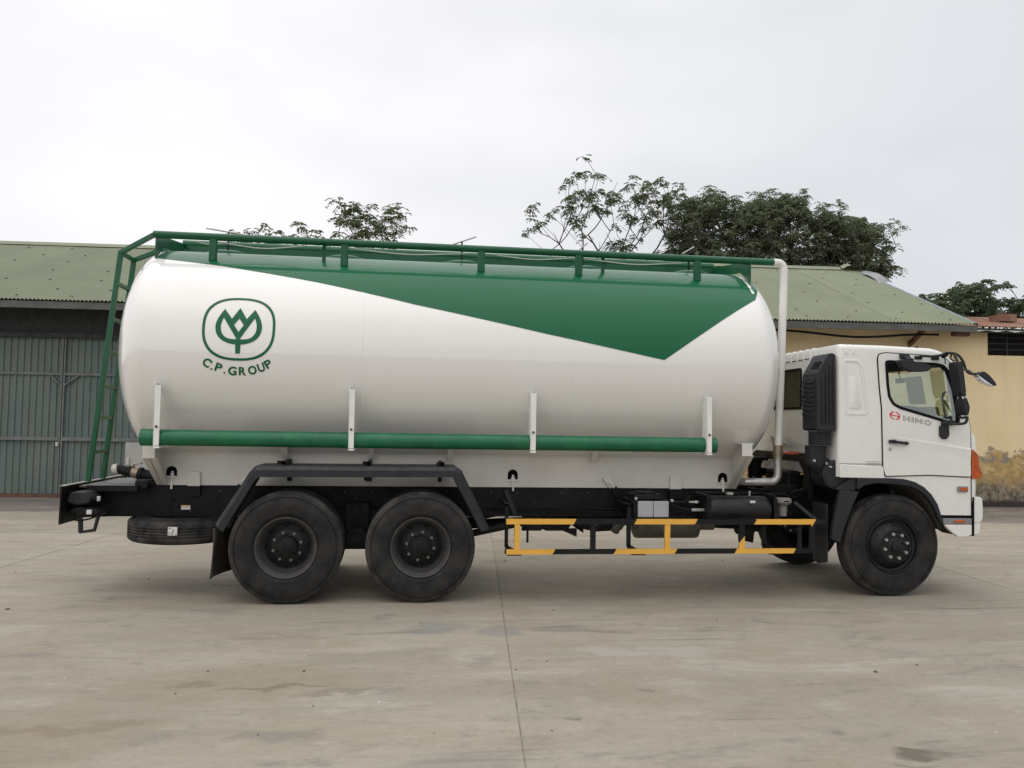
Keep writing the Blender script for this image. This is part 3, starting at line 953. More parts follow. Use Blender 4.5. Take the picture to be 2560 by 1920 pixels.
tree('airy tree with feathery drooping leaves above the tank left of the centre', (-1.6, 24), 7.2,
     [(-2.2, 10.13, .54, .44), (-.34, 10.15, .55, .35), (-1.65, 9.6, .93, .44), (-3.71, 9.22, .43, .28), (-.16, 9.28, .44, .22), (-2.9, 9.0, .5, .15), (-1.25, 9.07, .93, .25), (-.8, 9.73, .55, .32), (-1.9, 9.9, .5, .3), (-1.2, 8.7, .9, .2)],
     12, M['leaf_a'], 3, nleaf=7, r0=.008, steep=.8)
tree('low tree whose tips just show over the rail above the emblem', (-5.4, 24), 7.6, [(-4.76, 8.93, .53, .15), (-5.95, 8.93, .6, .1), (-5.4, 8.6, .8, .2)], 22, M['leaf_a'], 4, nleaf=7, r0=.008)
tree('tall sparse tree with bare branches and russet tufts left of the dense trees', (8.1, 25), 4.6,
     [(7.41, 12.6, .31, .17), (6.93, 12.18, .27, .2), (7.97, 11.66, .43, .27), (7.03, 11.09, .55, .31), (7.98, 10.92, .48, .24), (5.51, 10.2, .37, .27), (5.17, 10.61, .17, .15), (8.75, 11.48, .38, .21), (7.2, 10.45, .35, .2), (7.13, 9.61, .21, .14), (7.5, 11.9, .2, .15), (7.6, 12.1, .2, .15)],
     18, M['leaf_b'], 8, nleaf=7, r0=.0095, leaf=(.30, .14, .055), steep=.9, bare=[(8.9, 12.2), (8.4, 11.9), (6.2, 9.9), (6.6, 10.3), (9.0, 10.6), (7.6, 9.8), (6.4, 9.4), (8.2, 9.6)])
tree('slender feathery tree with forked limbs beside the dense trees', (9.9, 25.6), 4.8,
     [(9.7, 11.96, .56, .34), (10.66, 12.36, .46, .24), (11.29, 11.87, .43, .28), (9.45, 10.66, .35, .17), (9.2, 9.57, .63, .27), (10.32, 11.05, .44, .28), (11.46, 11.54, .32, .31), (10.07, 10.17, .21, .21), (10.4, 11.7, .5, .3), (10.9, 10.9, .4, .3)],
     18, M['leaf_b'], 9, nleaf=7, r0=.0095, leaf=(.30, .14, .055), steep=.9, bare=[(8.7, 10.2), (9.0, 11.2), (11.2, 10.2), (8.9, 9.9), (10.9, 9.6)])
tree('dense dark tree with broad crown nearest the sparse trees', (13.2, 25.5), 6.6,
     [(12.9, 11.6, 1, 0.44), (12.36, 10.67, 1.09, .97), (11.83, 9.59, .72, .79), (14.18, 11.14, 1.2, 0.71), (14.73, 10.08, 1.3, .88), (12.18, 11.56, 0.36, 0.32), (13.2, 9.6, 1.1, .7), (12.4, 8.9, 1.2, .5), (14.5, 9.0, 1.2, .5)],
     33, M['leaf_dense'], 12, ragged=.9, leaf=(.34, .125, .052), nleaf=7, r0=.010, steep=.7)
tree('tallest dense dark tree rising in the middle of the wood behind the roof', (16.6, 26.0), 6.6,
     [(16.02, 11.85, 0.93, 0.54), (16.58, 10.88, 1.31, 1.07), (17.52, 12.21, 0.57, 0.32), (17.14, 9.66, 1.69, .71), (16.9, 11.75, 0.8, 0.5), (15.4, 11.3, .7, .6), (16.6, 8.9, 1.4, .5), (18.2, 8.9, .9, .5)],
     33, M['leaf_dense'], 13, ragged=.9, leaf=(.34, .125, .052), nleaf=7, r0=.010, steep=.7)
tree('dense dark tree with ragged sloping edge above the roof end', (19.6, 25.8), 6.4,
     [(18.46, 11.36, 0.76, 0.58), (18.83, 10.45, 1.14, .99), (19.78, 10.32, .96, .81), (20.74, 10.75, 0.77, 0.51), (20.93, 9.65, .77, .9), (20.17, 11.27, 0.48, 0.27), (21.4, 8.95, .39, .54), (19.21, 9.39, 1.14, .54), (20.2, 8.7, 1.2, .4)],
     33, M['leaf_dense'], 14, ragged=.9, leaf=(.34, .125, .052), nleaf=7, r0=.010, steep=.7)
tree('spreading green tree behind the rusty annex roof at the right edge', (27.0, 27), 5.2,
     [(27.14, 8.74, .83, .31), (26.1, 8.28, 1.03, .38), (24.67, 8.26, .51, .19), (25.07, 7.76, .82, .38), (26.92, 7.92, 1.25, .48), (28.38, 8.07, .84, .38), (28.79, 7.51, .84, .38), (27.74, 7.38, 1.25, .38), (26.3, 7.43, 1.03, .34), (25.6, 7.1, 1.2, .3)],
     21, M['leaf_far'], 15, leaf=(.33, .17, .075), nleaf=7, r0=.010, steep=.7)
# ------------------------------------------------------------------ the tank truck
YC = 1.22
TR = tag(empty('tank_truck', (1.4, YC, -.03)), 'white bulk tanker truck with green stripe, black chassis and white cab parked in the yard', 'truck')


def part(mb, name, mats, parent=TR, **k):
    return build(mb, name, mats, parent, **k)


def far(y):
    return 2 * YC - y


# --- tank
TZ, TRAD = 2.52, 1.16
XR0, XF0, DOME = -2.56, 3.96, .445
prof = []
for k in range(25):
    a = PI / 2 * k / 24
    prof.append((TRAD * math.sin(a) if k else 0.0005, XR0 - DOME * math.cos(a)))
for k in range(1, 14):
    prof.append((TRAD, XR0 + (XF0 - XR0) * k / 14))
for k in range(25):
    a = PI / 2 * (1 - k / 24)
    prof.append((TRAD * math.sin(a) if k < 24 else 0.0005, XF0 + DOME * math.cos(a)))
tank = part(MB().lathe(prof, 'x', (0, YC, TZ), 128), 'tank', M['tank_white'], smooth=60)


def tank_r(x):
    if XR0 <= x <= XF0:
        return TRAD
    c = ((XR0 - x) if x < XR0 else (x - XF0)) / DOME
    return TRAD * math.sin(math.acos(min(1, c)))


def wrap(h):
    def f(x, a):
        r = tank_r(x) + h
        return (x, YC - r * math.cos(a), TZ + r * math.sin(a))
    return f


dg_ = math.radians
edge = [(-2.592, 57.2), (-1.948, 51.3), (-.9, 39.6), (.148, 26.4), (1.5, 12.3), (2.808, -.14), (3.956, 39.1), (4.06, 50), (4.035, 62), (4.02, 90)]
half = [(x, dg_(a)) for x, a in edge] + [(-2.592, PI / 2)]
vs, fs = flat2d([half])
for mirror in (False, True):
    fn = wrap(.0035)
    f2 = (lambda x, a: fn(x, PI - a)) if mirror else fn
    me = sheet(vs, fs, f2, 'green_stripe', M['stripe_green'], [(1, dg_(3)), (0, .12)])
    part(me, 'green_stripe', None, tank)
# thin welded seams round the shell
for x in (-.40, 1.80):
    part(MB().lathe([(TRAD - .002, x - .012), (TRAD + .0022, x - .004), (TRAD + .0022, x + .004), (TRAD - .002, x + .012)], 'x', (0, YC, TZ), 128), 'weld_seam', M['tank_white'], tank)

# emblem: ring, three-pointed flower on a stem (traced in metres: x along the tank, angle round it)
def em(pts):
    return [(x, dg_(a)) for x, a in pts]


cx, ca, hx, ha = -1.628, 10.15, .356, 16.5


def superell(rx, ra, n=96, e=2.55):
    out = []
    for k in range(n):
        t = 2 * PI * k / n
        c, s = math.cos(t), math.sin(t)
        out.append((cx + rx * math.copysign(abs(c) ** (2 / e), c), dg_(ca + ra * math.copysign(abs(s) ** (2 / e), s))))
    return out


vs, fs = flat2d([superell(hx, ha), superell(hx - .026, ha - 1.2)])
part(sheet(vs, fs, wrap(.004), 'emblem_ring', M['stripe_green'], [(1, dg_(4))]), 'emblem_ring', None, tank)


def qarc(p, c, q, n=10):
    return [((1 - t) ** 2 * p[0] + 2 * t * (1 - t) * c[0] + t * t * q[0], (1 - t) ** 2 * p[1] + 2 * t * (1 - t) * c[1] + t * t * q[1]) for t in [k / n for k in range(n + 1)]]


CXE = -1.630
outer = [(-.150, 20.0), (-.072, 14.8), (.002, 20.8), (.075, 14.8), (.148, 20.0)]
right = qarc((.148, 20.0), (.236, 13.6), (.226, 9.6)) + qarc((.226, 9.6), (.212, 2.6), (.026, 1.6))[1:]
left = [(-x, a) for x, a in right][::-1]
stem = [(.024, 1.6), (.023, -2.85), (-.023, -2.85), (-.024, 1.6)]
body = [(-.148, 20.0), (-.072, 14.8), (.0, 20.8), (.072, 14.8)] + right + stem[1:3] + left[:-1]
lh = [(.016, 4.4)] + qarc((.016, 4.4), (.165, 3.5), (.175, 10.2))[1:] + qarc((.175, 10.2), (.176, 12.6), (.152, 15.3))[1:]
hole_r = lh
hole_l = [(-x, a) for x, a in lh][::-1]
dia = [(0, 15.0), (.047, 11.6), (0, 7.9), (-.047, 11.6)]
shift = lambda P: [(x + CXE, dg_(a)) for x, a in P]
vs, fs = flat2d([shift(body), shift(hole_r), shift(hole_l), shift(dia)])
part(sheet(vs, fs, wrap(.004), 'emblem_flower', M['stripe_green'], [(1, dg_(3))]), 'emblem_flower', None, tank)
# lettering under the emblem, each letter turned along the arc
for ch, x, a, rot in (('C', -1.923, -7.7, -36), ('.', -1.882, -10.75, -24), ('P', -1.812, -9.95, -19), ('.', -1.757, -12.55, -10), ('G', -1.678, -11.55, -3),
                      ('R', -1.581, -11.55, 1), ('O', -1.484, -10.9, 10), ('U', -1.398, -9.5, 20), ('P', -1.330, -7.6, 31)):
    vs, fs = flat2d(None, ch, .128, .0042)
    x0_, x1_ = min(p[0] for p in vs), max(p[0] for p in vs)
    y0_, y1_ = min(p[1] for p in vs), max(p[1] for p in vs)
    lw_, lh_ = {'C': (.080, .090), 'P': (.066, .086), 'G': (.083, .090), 'R': (.072, .086), 'O': (.084, .090), 'U': (.070, .088), '.': (.018, .018)}[ch]
    c_, s_ = math.cos(dg_(rot)), math.sin(dg_(rot))
    vn = [((p[0] - (x0_ + x1_) / 2) * lw_ / (x1_ - x0_), (p[1] - (y0_ + y1_) / 2) * lh_ / (y1_ - y0_)) for p in vs]
    v2 = [(x + px * c_ - pz * s_, dg_(a) + (px * s_ + pz * c_) / TRAD) for px, pz in vn]
    part(sheet(v2, fs, wrap(.004), 'letter', M['stripe_green']), 'letter', None, tank)

# --- rail pipe along the top, catwalk sides, posts, white drop pipe
YR, ZR = .60, 3.75
top = empty('top_rail', (1, YR, ZR), parent=TR)
part(MB().tube([(-2.63, YR, ZR), (4.30, YR, ZR)], .040, 20), 'rail_pipe', M['green_paint'], top)
part(MB().tube([(-2.63, far(YR) - .05, ZR + .15), (4.02, far(YR) - .05, ZR + .155)], .055, 16), 'rail_pipe', M['green_paint'], top)
for x in (-2.02, -.64, .86, 1.97, 3.37):
    w_ = .040
    part(MB().box(x - w_, x + w_, YR - .03, YR + .03, 3.485, ZR), 'rail_post', M['green_paint'], top, bevel=.012)
    part(MB().box(x - w_, x + w_, far(YR) - .08, far(YR) - .02, 3.485, ZR + .15), 'rail_post', M['green_paint'], top, bevel=.012)
for x in (-.87, 2.28):
    part(MB().box(x - .018, x + .018, YR + .10, YR + .14, 3.53, ZR + .02), 'rail_stay', M['green_paint'], top)
for x in (-2.60, 4.01):
    part(MB().prism_yz([(YR - .02, 3.49), (YR - .02, ZR), (far(YR) - .03, ZR + .15), (far(YR) - .03, 3.49), (1.6, 3.66), (1.22, 3.70), (.85, 3.66)], x - .008, x + .008), 'catwalk_end_plate', M['green_paint'], top, smooth=0)
# lower angle iron on the far side of the catwalk
part(MB().box(-2.58, 4.0, far(YR) - .13, far(YR) - .10, ZR + .01, ZR + .125), 'catwalk_angle', M['green_paint'], top, smooth=0)
# wiring clipped under the rail
for (xa, xb, sag) in ((-2.2, -1.9, .02), (-1.95, -1.1, .035), (-.6, .7, .03), (1.0, 1.9, .025), (2.05, 3.2, .03)):
    part(MB().tube(smooth_path([(xa, YR + .03, ZR - .05), ((xa + xb) / 2, YR + .05, ZR - .055 - sag), (xb, YR + .03, ZR - .05)], 6), .006, 6), 'cable', M['white_metal'], top)
drop = MB().tube([(4.30, YR, ZR), (4.355, YR, ZR)] + [(4.355 + .075 * math.sin(a), YR, ZR - .075 + .075 * math.cos(a)) for a in [PI / 2 * k / 6 for k in range(1, 7)]] + [(4.43, YR, 3.5), (4.362, YR, 1.60)], .044, 20)
part(drop, 'drop_pipe', M['white_metal'], TR)
part(MB().tube([(4.362, YR, 1.61), (4.360, YR, 1.555)], .054, 16).tube([(4.360, YR, 1.555), (4.358, YR, 1.50)], .058, 16).tube([(4.358, YR, 1.50), (4.357, YR, 1.46)], .05, 16), 'ball_valve', M['brass'], TR)
part(MB().tube([(4.40, YR - .02, 1.53), (4.46, YR - .05, 1.525)], .012, 8).box(4.455, 4.58, YR - .07, YR - .055, 1.51, 1.54), 'valve_handle', M['red_handle'], TR)
part(MB().tube([(4.357, YR, 1.46)] + [(4.267 + .09 * math.cos(a), YR, 1.275 - .09 * math.sin(a)) for a in [PI / 2 * k / 6 for k in range(7)]] + [(4.10, YR, 1.183), (3.99, YR + .03, 1.18), (3.95, YR + .12, 1.18), (3.94, YR + .4, 1.18)], .044, 20), 'elbow_pipe', M['steel'], TR)

# hatches with T handles on the crown of the tank
for x, xa, za, xb, zb in ((-2.01, -2.26, 4.00, -1.50, 3.90), (-.68, -.79, 4.02, -.60, 3.91), (.69, .55, 3.93, .86, 4.05), (2.17, 2.11, 3.93, 2.23, 4.04), (3.52, 3.44, 3.96, 3.59, 4.05)):
    hx_ = empty('hatch', (x, 1.30, 3.68), parent=TR)
    part(MB().lathe([(.0005, .05), (.18, .045), (.24, .025), (.25, .01), (.25, -.06)], 'z', (x, 1.30, 3.68), 24), 'hatch_lid', M['green_paint'], hx_)
    zm = za + (zb - za) * (x - xa) / (xb - xa)
    part(MB().box(x - .010, x + .010, 1.292, 1.308, 3.72, zm), 'handle_stem', M['dark_parts'], hx_, smooth=0)
    part(MB().tube([(xa, 1.30, za), (xb, 1.30, zb)], .009, 8), 'handle_bar', M['steel'], hx_)

# --- ladder at the rear
lad = empty('ladder', (-3.3, 1.12, 1.09), parent=TR)
LF, LT = (-3.29, 1.09), (-3.05, 3.62)
for y in (.90, 1.34):
    part(MB().beam((LF[0], y, LF[1]), (LT[0], y, LT[1]), .05, .05, (0, 1, 0)), 'ladder_rail', M['green_paint'], lad, bevel=.006)
    part(MB().beam((LT[0], y, LT[1] - .02), (-2.60, y - .28 if y < 1 else y - .1, 3.77), .04, .05, (0, 0, 1)), 'hand_rail', M['green_paint'], lad, bevel=.005)
for z in (3.60, 3.26, 2.87, 2.51, 2.14, 1.80, 1.43):
    x = LF[0] + (LT[0] - LF[0]) * (z - LF[1]) / (LT[1] - LF[1])
    part(MB().box(x - .02, x + .02, .925, 1.315, z - .02, z + .02), 'rung', M['green_paint'], lad, bevel=.004)

# --- green side pipe with its white brackets
pipe = empty('side_pipe', (.44, .10, 1.61), parent=TR)
part(MB().tube([(-2.5, .10, 1.61), (3.385, .10, 1.61)], .080, 32), 'hose_tube', M['green_pipe'], pipe)
part(MB().tube([(-2.53, .10, 1.61), (-2.42, .10, 1.61)], .0845, 32), 'tube_collar', M['green_pipe'], pipe)
part(MB().tube([(-.60, .10, 1.61), (-.50, .10, 1.61)], .0825, 32), 'tube_collar', M['green_pipe'], pipe)
part(MB().tube([(3.345, .10, 1.61), (3.40, .10, 1.61)], .0840, 32), 'tube_collar', M['green_pipe'], pipe)
for x in (-2.36, -.48, 1.385, 3.30):
    b = MB().box(x - .025, x + .025, .0, .010, 1.53, 2.125)            # flat face
    b.box(x - .031, x - .025, .0, .14, 1.53, 2.155)                     # web towards the tank
    b.box(x - .028, x + .028, .0, .56, 1.505, 1.525)                    # foot running back under the pipe
    part(b, 'bracket', M['white_metal'], pipe, bevel=.003)
    part(MB().disc((x - .004, -.004, 1.72), .013, 'y', .012, 8), 'bracket_bolt', M['rim_steel'], pipe)

# --- white skirt under the tank with its arched bolt pockets
arch = lambda x0, x1, z0, z1: [(x0, z0), (x1, z0)] + [((x0 + x1) / 2 + (x1 - x0) / 2 * math.cos(a), z1 - (x1 - x0) / 2 + (x1 - x0) / 2 * math.sin(a)) for a in [PI * k / 10 for k in range(11)]]
HOL = [(-2.464, -2.349, 1.176, 1.293), (1.222, 1.338, 1.166, 1.292), (3.702, 3.818, 1.153, 1.277)]
SK0, SK1 = -2.55, 3.90
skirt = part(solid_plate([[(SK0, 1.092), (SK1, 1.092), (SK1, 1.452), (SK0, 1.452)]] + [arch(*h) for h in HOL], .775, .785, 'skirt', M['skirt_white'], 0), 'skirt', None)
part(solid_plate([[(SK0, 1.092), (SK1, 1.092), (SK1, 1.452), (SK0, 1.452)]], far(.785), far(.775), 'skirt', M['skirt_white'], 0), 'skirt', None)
part(MB().prism_yz([(.775, 1.452), (.785, 1.452), (.60, 1.575), (.59, 1.565)], SK0, SK1), 'skirt_fold', M['skirt_white'], smooth=0)
part(MB().box(SK0, SK1, .765, .7749, 1.446, 1.460), 'skirt_lip', M['skirt_white'], smooth=0)
part(MB().box(SK0, SK1, .95, 1.49, 1.1, 1.40), 'subframe', M['dark_parts'], smooth=0)
for x in (-1.22, .56, -.3, 2.2):
    part(MB().prism_yz([(.60, 1.56), (.775, 1.452), (.775, 1.40), (.70, 1.40)], x - .03, x + .03).box(x - .055, x + .055, .755, .774, 1.40, 1.475), 'gusset', M['skirt_white'], skirt, smooth=0)
for x0, x1, z0, z1 in HOL:
    xm = (x0 + x1) / 2 + .005
    part(MB().box(x0 - .03, x1 + .03, .86, .87, z0 - .03, z1 + .03), 'pocket_back', M['seal'], skirt, smooth=0)
    part(MB().box(x0, x1, .785, .86, z0 - .018, z0 - .006), 'pocket_shelf', M['skirt_white'], skirt, smooth=0)
    part(MB().box(x0 - .004, x1 + .006, .752, .81, z0, z0 + .012).tube([(xm, .79, z0), (xm, .79, z0 + .065)], .012, 8).tube([(xm, .79, z0 + .012), (xm, .79, z0 + .04)], .022, 6).tube([(xm, .77, z0), (xm, .77, 1.05)], .012, 8), 'hold_down_bolt', M['white_metal'], skirt)
for x0, x1 in ((-2.229, -2.101), (3.110, 3.245)):
    part(MB().prism([(x0, 1.086), (x1, 1.086), (x1 - .006, 1.225), (x1 - .02, 1.238), (x0 + .02, 1.238), (x0 + .006, 1.225)], .735, .7745), 'side_stop', M['skirt_white'], skirt, smooth=0)
    part(MB().box(x0, x1, .74, .785, .98, 1.084), 'side_stop_foot', M['chassis'], skirt, smooth=0)
for x, sg in ((2.39, 1), (-1.62, -1)):
    a = MB()
    a.beam((x - .045 * sg, .755, 1.225), (x + .04 * sg, .755, 1.11), .075, .04, (0, 1, 0))
    part(a, 'shear_bracket', M['skirt_white'], skirt, smooth=0)
    part(MB().tube([(x + .01 * sg, .725, 1.16), (x + .05 * sg, .725, 1.10)], .014, 8).tube([(x + .0 * sg, .725, 1.17), (x + .025 * sg, .725, 1.135)], .022, 6), 'shear_bolt', M['white_metal'], skirt)
    part(MB().beam((x + .06 * sg, .76, 1.09), (x + .15 * sg, .76, .93), .07, .03, (0, 1, 0)), 'shear_bracket_foot', M['chassis'], skirt, smooth=0)
# end saddles: tapered cross plates, a deep flange on each
for x0, x1, zt in ((-2.57, -2.43, 1.53), (3.79, 3.93, 1.625)):
    s = MB()
    s.prism_yz([(.30, zt), (.30, zt - .135), (.765, 1.092), (far(.765), 1.092), (far(.30), zt - .135), (far(.30), zt), (far(.6), 1.62), (1.5, 1.45), (.95, 1.45), (.6, 1.62)][::1], (x0 + x1) / 2 - .006, (x0 + x1) / 2 + .006)
    part(s, 'saddle', M['skirt_white'], smooth=0)
    f = MB()
    f.box(x0, x1 - .02, .292, .30, zt - .135, zt + .008)
    f.add([(x0, .30, zt - .135), (x1, .30, zt - .135), (x1 - .01, .765, 1.092), (x0 + .02, .765, 1.092), (x0, .31, zt - .128), (x1, .31, zt - .128), (x1 - .01, .775, 1.098), (x0 + .02, .775, 1.098)],
          [(0, 1, 2, 3), (7, 6, 5, 4), (0, 4, 5, 1), (1, 5, 6, 2), (2, 6, 7, 3), (3, 7, 4, 0)])
    f.box(x0 - .01, x1, .30, .62, zt - .004, zt + .008)
    part(f, 'saddle_flange', M['skirt_white'], smooth=0)

# --- chassis
fr = empty('chassis_frame', (1.4, YC, .92), parent=TR)
for s in (0, 1):
    y0, y1 = (.79, .80) if not s else (far(.80), far(.79))
    rail = MB().prism([(-3.28, .745), (-3.0, .755), (6.2, .775), (6.2, 1.0), (4.3, 1.075), (-3.28, 1.088)], y0, y1)
    yi = (.80, .87) if not s else (far(.87), far(.80))
    rail.box(-3.28, 6.2, yi[0], yi[1], .775, .785).box(-3.28, 4.3, yi[0], yi[1], 1.06, 1.07)
    part(rail, 'frame_rail', M['chassis'], fr, smooth=0)
part(MB().box(-2.58, 3.95, .782, .79, 1.076, 1.0915), 'frame_sill', M['chassis'], fr, smooth=0)
for x in (-2.5, -1.3, .5, 1.9, 3.0, 4.4):
    part(MB().box(x, x + .1, .87, far(.87), .80, 1.05), 'cross_member', M['chassis'], fr, smooth=0)
for x, z in ((-2.41, 1.0), (-2.405, .86), (-2.37, .93), (-2.33, .86), (1.56, .97), (1.98, .93), (1.6, .84)):
    part(MB().disc((x, .786, z), .013, 'y', .01, 8), 'frame_hole', M['seal'], fr)
part(MB().box(-2.412, -2.398, .78, .79, .76, 1.08), 'frame_strap', M['chassis'], fr, smooth=0)
part(MB().box(-2.298, -2.203, .784, .789, .828, .876), 'warning_label', M['label_white'], fr, smooth=0)
part(MB().box(-2.298, -2.203, .7825, .784, .866, .876), 'warning_label_strip', M['yellow_paint'], fr, smooth=0)
for k in range(17):
    x = -2.2 + .27 * k
    for z in (.81, 1.03):
        if (k * 7 + int(z * 10)) % 3:
            part(MB().disc((x + .03 * (k % 3), .786, z), .010, 'y', .012, 6), 'frame_rivet', M['rim_steel'], fr)
part(MB().tube(smooth_path([(.95, .775, .86), (1.4, .77, .845), (1.9, .77, .86), (2.5, .77, .85)], 5), .011, 6).tube(smooth_path([(.95, .775, .83), (1.5, .77, .825), (2.0, .77, .81), (2.5, .77, .82)], 5), .009, 6), 'air_line', M['dark_parts'], fr)
# rear tread plate, end plate, lamp, bumper loop, discharge valve
rear = empty('rear_platform', (-3.0, YC, 1.08), parent=TR)
part(MB().box(-3.28, -2.66, .62, far(.62), 1.072, 1.094), 'tread_plate', simple('tread_plate', (.15, .145, .14), .5, metal=.3, var=.2, scale=6, dirt=.3), rear, bevel=.003)
part(MB().box(-3.20, -2.70, .60, .62, 1.035, 1.094), 'tread_edge', M['chassis'], rear, smooth=0)
part(MB().box(-2.73, -2.60, .62, .79, 1.06, 1.15), 'corner_block', M['chassis'], rear, bevel=.01)
part(MB().prism_yz([(.24, 1.112), (.22, .735), (far(.22), .735), (far(.24), 1.112)], -3.312, -3.30), 'end_plate', M['chassis'], rear, smooth=0)
part(MB().box(-3.318, -3.27, .24, far(.24), 1.1121, 1.120), 'end_plate_rim', M['steel'], rear, smooth=0)
lamp = part(MB().prism([(-3.29, .98), (-3.26, 1.045), (-3.12, 1.05), (-3.06, .985), (-3.08, .93), (-3.2, .915), (-3.29, .94)], .34, .70), 'lamp_housing', M['black_plastic'], rear, bevel=.015)
part(MB().prism([(-3.29, .85), (-3.2, .90), (-3.05, .88), (-2.98, .84), (-3.0, .80), (-3.2, .79)], .36, .62), 'reverse_buzzer', M['dark_parts'], rear, bevel=.02)
part(MB().box(-3.06, -3.03, .50, .53, .94, .99).box(-3.095, -3.045, .33, .345, .825, .87), 'connector', M['label_white'], rear, bevel=.004)
part(MB().tube(smooth_path([(-3.2, .34, .85), (-3.24, .33, .79), (-3.15, .33, .765), (-3.02, .4, .80), (-2.95, .6, .90)], 5), .008, 6), 'cable', M['seal'], rear)
part(MB().tube([(-3.155, .36, .78), (-3.15, .36, .645), (-3.02, .36, .665), (-2.99, .36, .80)], .020, 8), 'step_loop', M['black_steel'], rear)
part(MB().tube([(-3.155, .36, .78), (-3.15, .36, .645)], .026, 6), 'step_loop_leg', M['black_steel'], rear)
part(MB().tube([(-2.72, .9, .78), (-2.72, .9, .72), (-2.70, .9, .68)], [.02, .03, .015], 10), 'hook_weight', M['dust_cap'], rear)
vl = empty('discharge_valve', (-2.85, 1.0, 1.2), parent=TR)
part(MB().tube([(-3.075, 1.0, 1.235), (-3.045, 1.0, 1.240)], .052, 20).tube([(-3.062, 1.0, 1.237), (-3.02, 1.0, 1.245)], .060, 20), 'end_cap', M['dust_cap'], vl)
part(MB().tube([(-3.02, 1.0, 1.243), (-2.90, 1.0, 1.215)], .052, 20).tube([(-2.92, 1.0, 1.22), (-2.88, 1.0, 1.212)], .064, 20), 'valve_sleeve', M['dark_parts'], vl)
part(MB().tube([(-2.89, 1.0, 1.213), (-2.81, 1.0, 1.195)], .058, 20), 'valve_body', M['brass'], vl)
part(MB().tube([(-2.815, 1.0, 1.197), (-2.60, 1.0, 1.15)], .062, 20).tube([(-2.80, 1.0, 1.193), (-2.77, 1.0, 1.187)], .075, 20), 'valve_flange', M['dark_parts'], vl)
part(MB().tube([(-2.86, 1.0, 1.26), (-2.85, .97, 1.30), (-2.76, .95, 1.315)], .010, 8), 'valve_lever', M['brass'], vl)


# --- wheels
def tyre_mb(grooves=True):
    R = .560
    W = .27
    h = [(.285, .055), (.300, .040), (.312, .030), (.335, .012), (.340, .0095), (.346, .0085), (.352, .009), (.385, .001), (.43, 0), (.462, .004), (.466, .0075), (.472, .0085), (.492, .011), (.495, .019), (.503, .021), (.506, .013), (.530, .021), (.533, .028), (.538, .027), (.550, .036), (.559, .052)]
    mid = []
    if grooves:
        for y in (.088, .117, .147, .176):
            mid += [(R, y - .006), (R - .013, y - .004), (R - .013, y + .004), (R, y + .006)]
    return MB().lathe(h + mid + [(r, W - y) for r, y in h[::-1]] + [(.285, W / 2)], 'y', n=112, closed=True)


TY = tyre_mb().mesh('tyre', M['rubber'], 30)
NUT = MB().tube([(0, 0, 0), (0, -.022, 0)], .0165, 6).tube([(0, -.022, 0), (0, -.034, 0)], .009, 8).mesh('wheel_nut', M['nut_grey'], 30)
NUTF = MB().tube([(0, 0, 0), (0, -.03, 0)], .0185, 6).tube([(0, -.03, 0), (0, -.038, 0)], .012, 8).mesh('wheel_nut', M['nut_steel'], 30)
# dished rim of the outer rear wheel
RIM = MB().lathe([(.300, .058), (.309, .030), (.302, .020), (.290, .024), (.282, .045), (.270, .055), (.262, .085), (.255, .12), (.243, .155), (.232, .175)], 'y', n=72).mesh('rim', M['rim_steel'], 40)
DISC = MB().lathe([(.234, .172), (.222, .180), (.19, .172), (.165, .158), (.15, .152), (.10, .150), (.10, .27)], 'y', n=72).mesh('wheel_disc', M['rim_dark'], 30)
SLOT = MB()
for k in range(8):
    a = 2 * PI * k / 8 + .35
    pts = []
    for q in range(12):
        t = 2 * PI * q / 12
        u, v = .030 * math.cos(t), .013 * math.sin(t)
        r, tt = .203 + v, a + u / .203
        pts.append((r * math.cos(tt), .1725 - (.203 - r) * -.1, r * math.sin(tt)))
    SLOT.add(pts, [tuple(range(12))])
SLOT = SLOT.mesh('hand_holes', M['seal'], 0)
HUB = MB().lathe([(.108, .16), (.108, .075), (.104, .066), (.085, .060), (.082, .052), (.074, .048), (.0005, .046)], 'y', n=40).mesh('hub', M['dark_parts'], 30)
HUBB = MB()
for k in range(8):
    a = 2 * PI * k / 8 + .2
    HUBB.tube([(.094 * math.cos(a), .064, .094 * math.sin(a)), (.094 * math.cos(a), .054, .094 * math.sin(a))], .008, 6)
HUBB = HUBB.mesh('hub_bolts', M['rim_dark'], 30)
# front wheel: convex disc
RIMF = MB().lathe([(.300, .052), (.309, .026), (.300, .018), (.292, .024), (.285, .055), (.262, .062), (.235, .030), (.205, .000), (.186, -.020)], 'y', n=72).mesh('rim', M['rim_dark'], 40)
DISCF = MB().lathe([(.188, -.020), (.180, -.030), (.165, -.030), (.162, -.018), (.10, -.018), (.075, -.022), (.060, -.034), (.052, -.056), (.035, -.062), (.0005, -.062)], 'y', n=72).mesh('wheel_disc', M['rim_dark'], 30)
SLF = MB()
for k in range(6):
    a = 2 * PI * k / 6 + 1.85
    pts = []
    for q in range(12):
        t = 2 * PI * q / 12
        r, tt = .222 + .011 * math.sin(t), a + .022 * math.cos(t) / .222
        pts.append((r * math.cos(tt), .0165 - (.222 - r) * -.95 - .003, r * math.sin(tt)))
    SLF.add(pts, [tuple(range(12))])
SLF = SLF.mesh('hand_holes', M['seal'], 0)


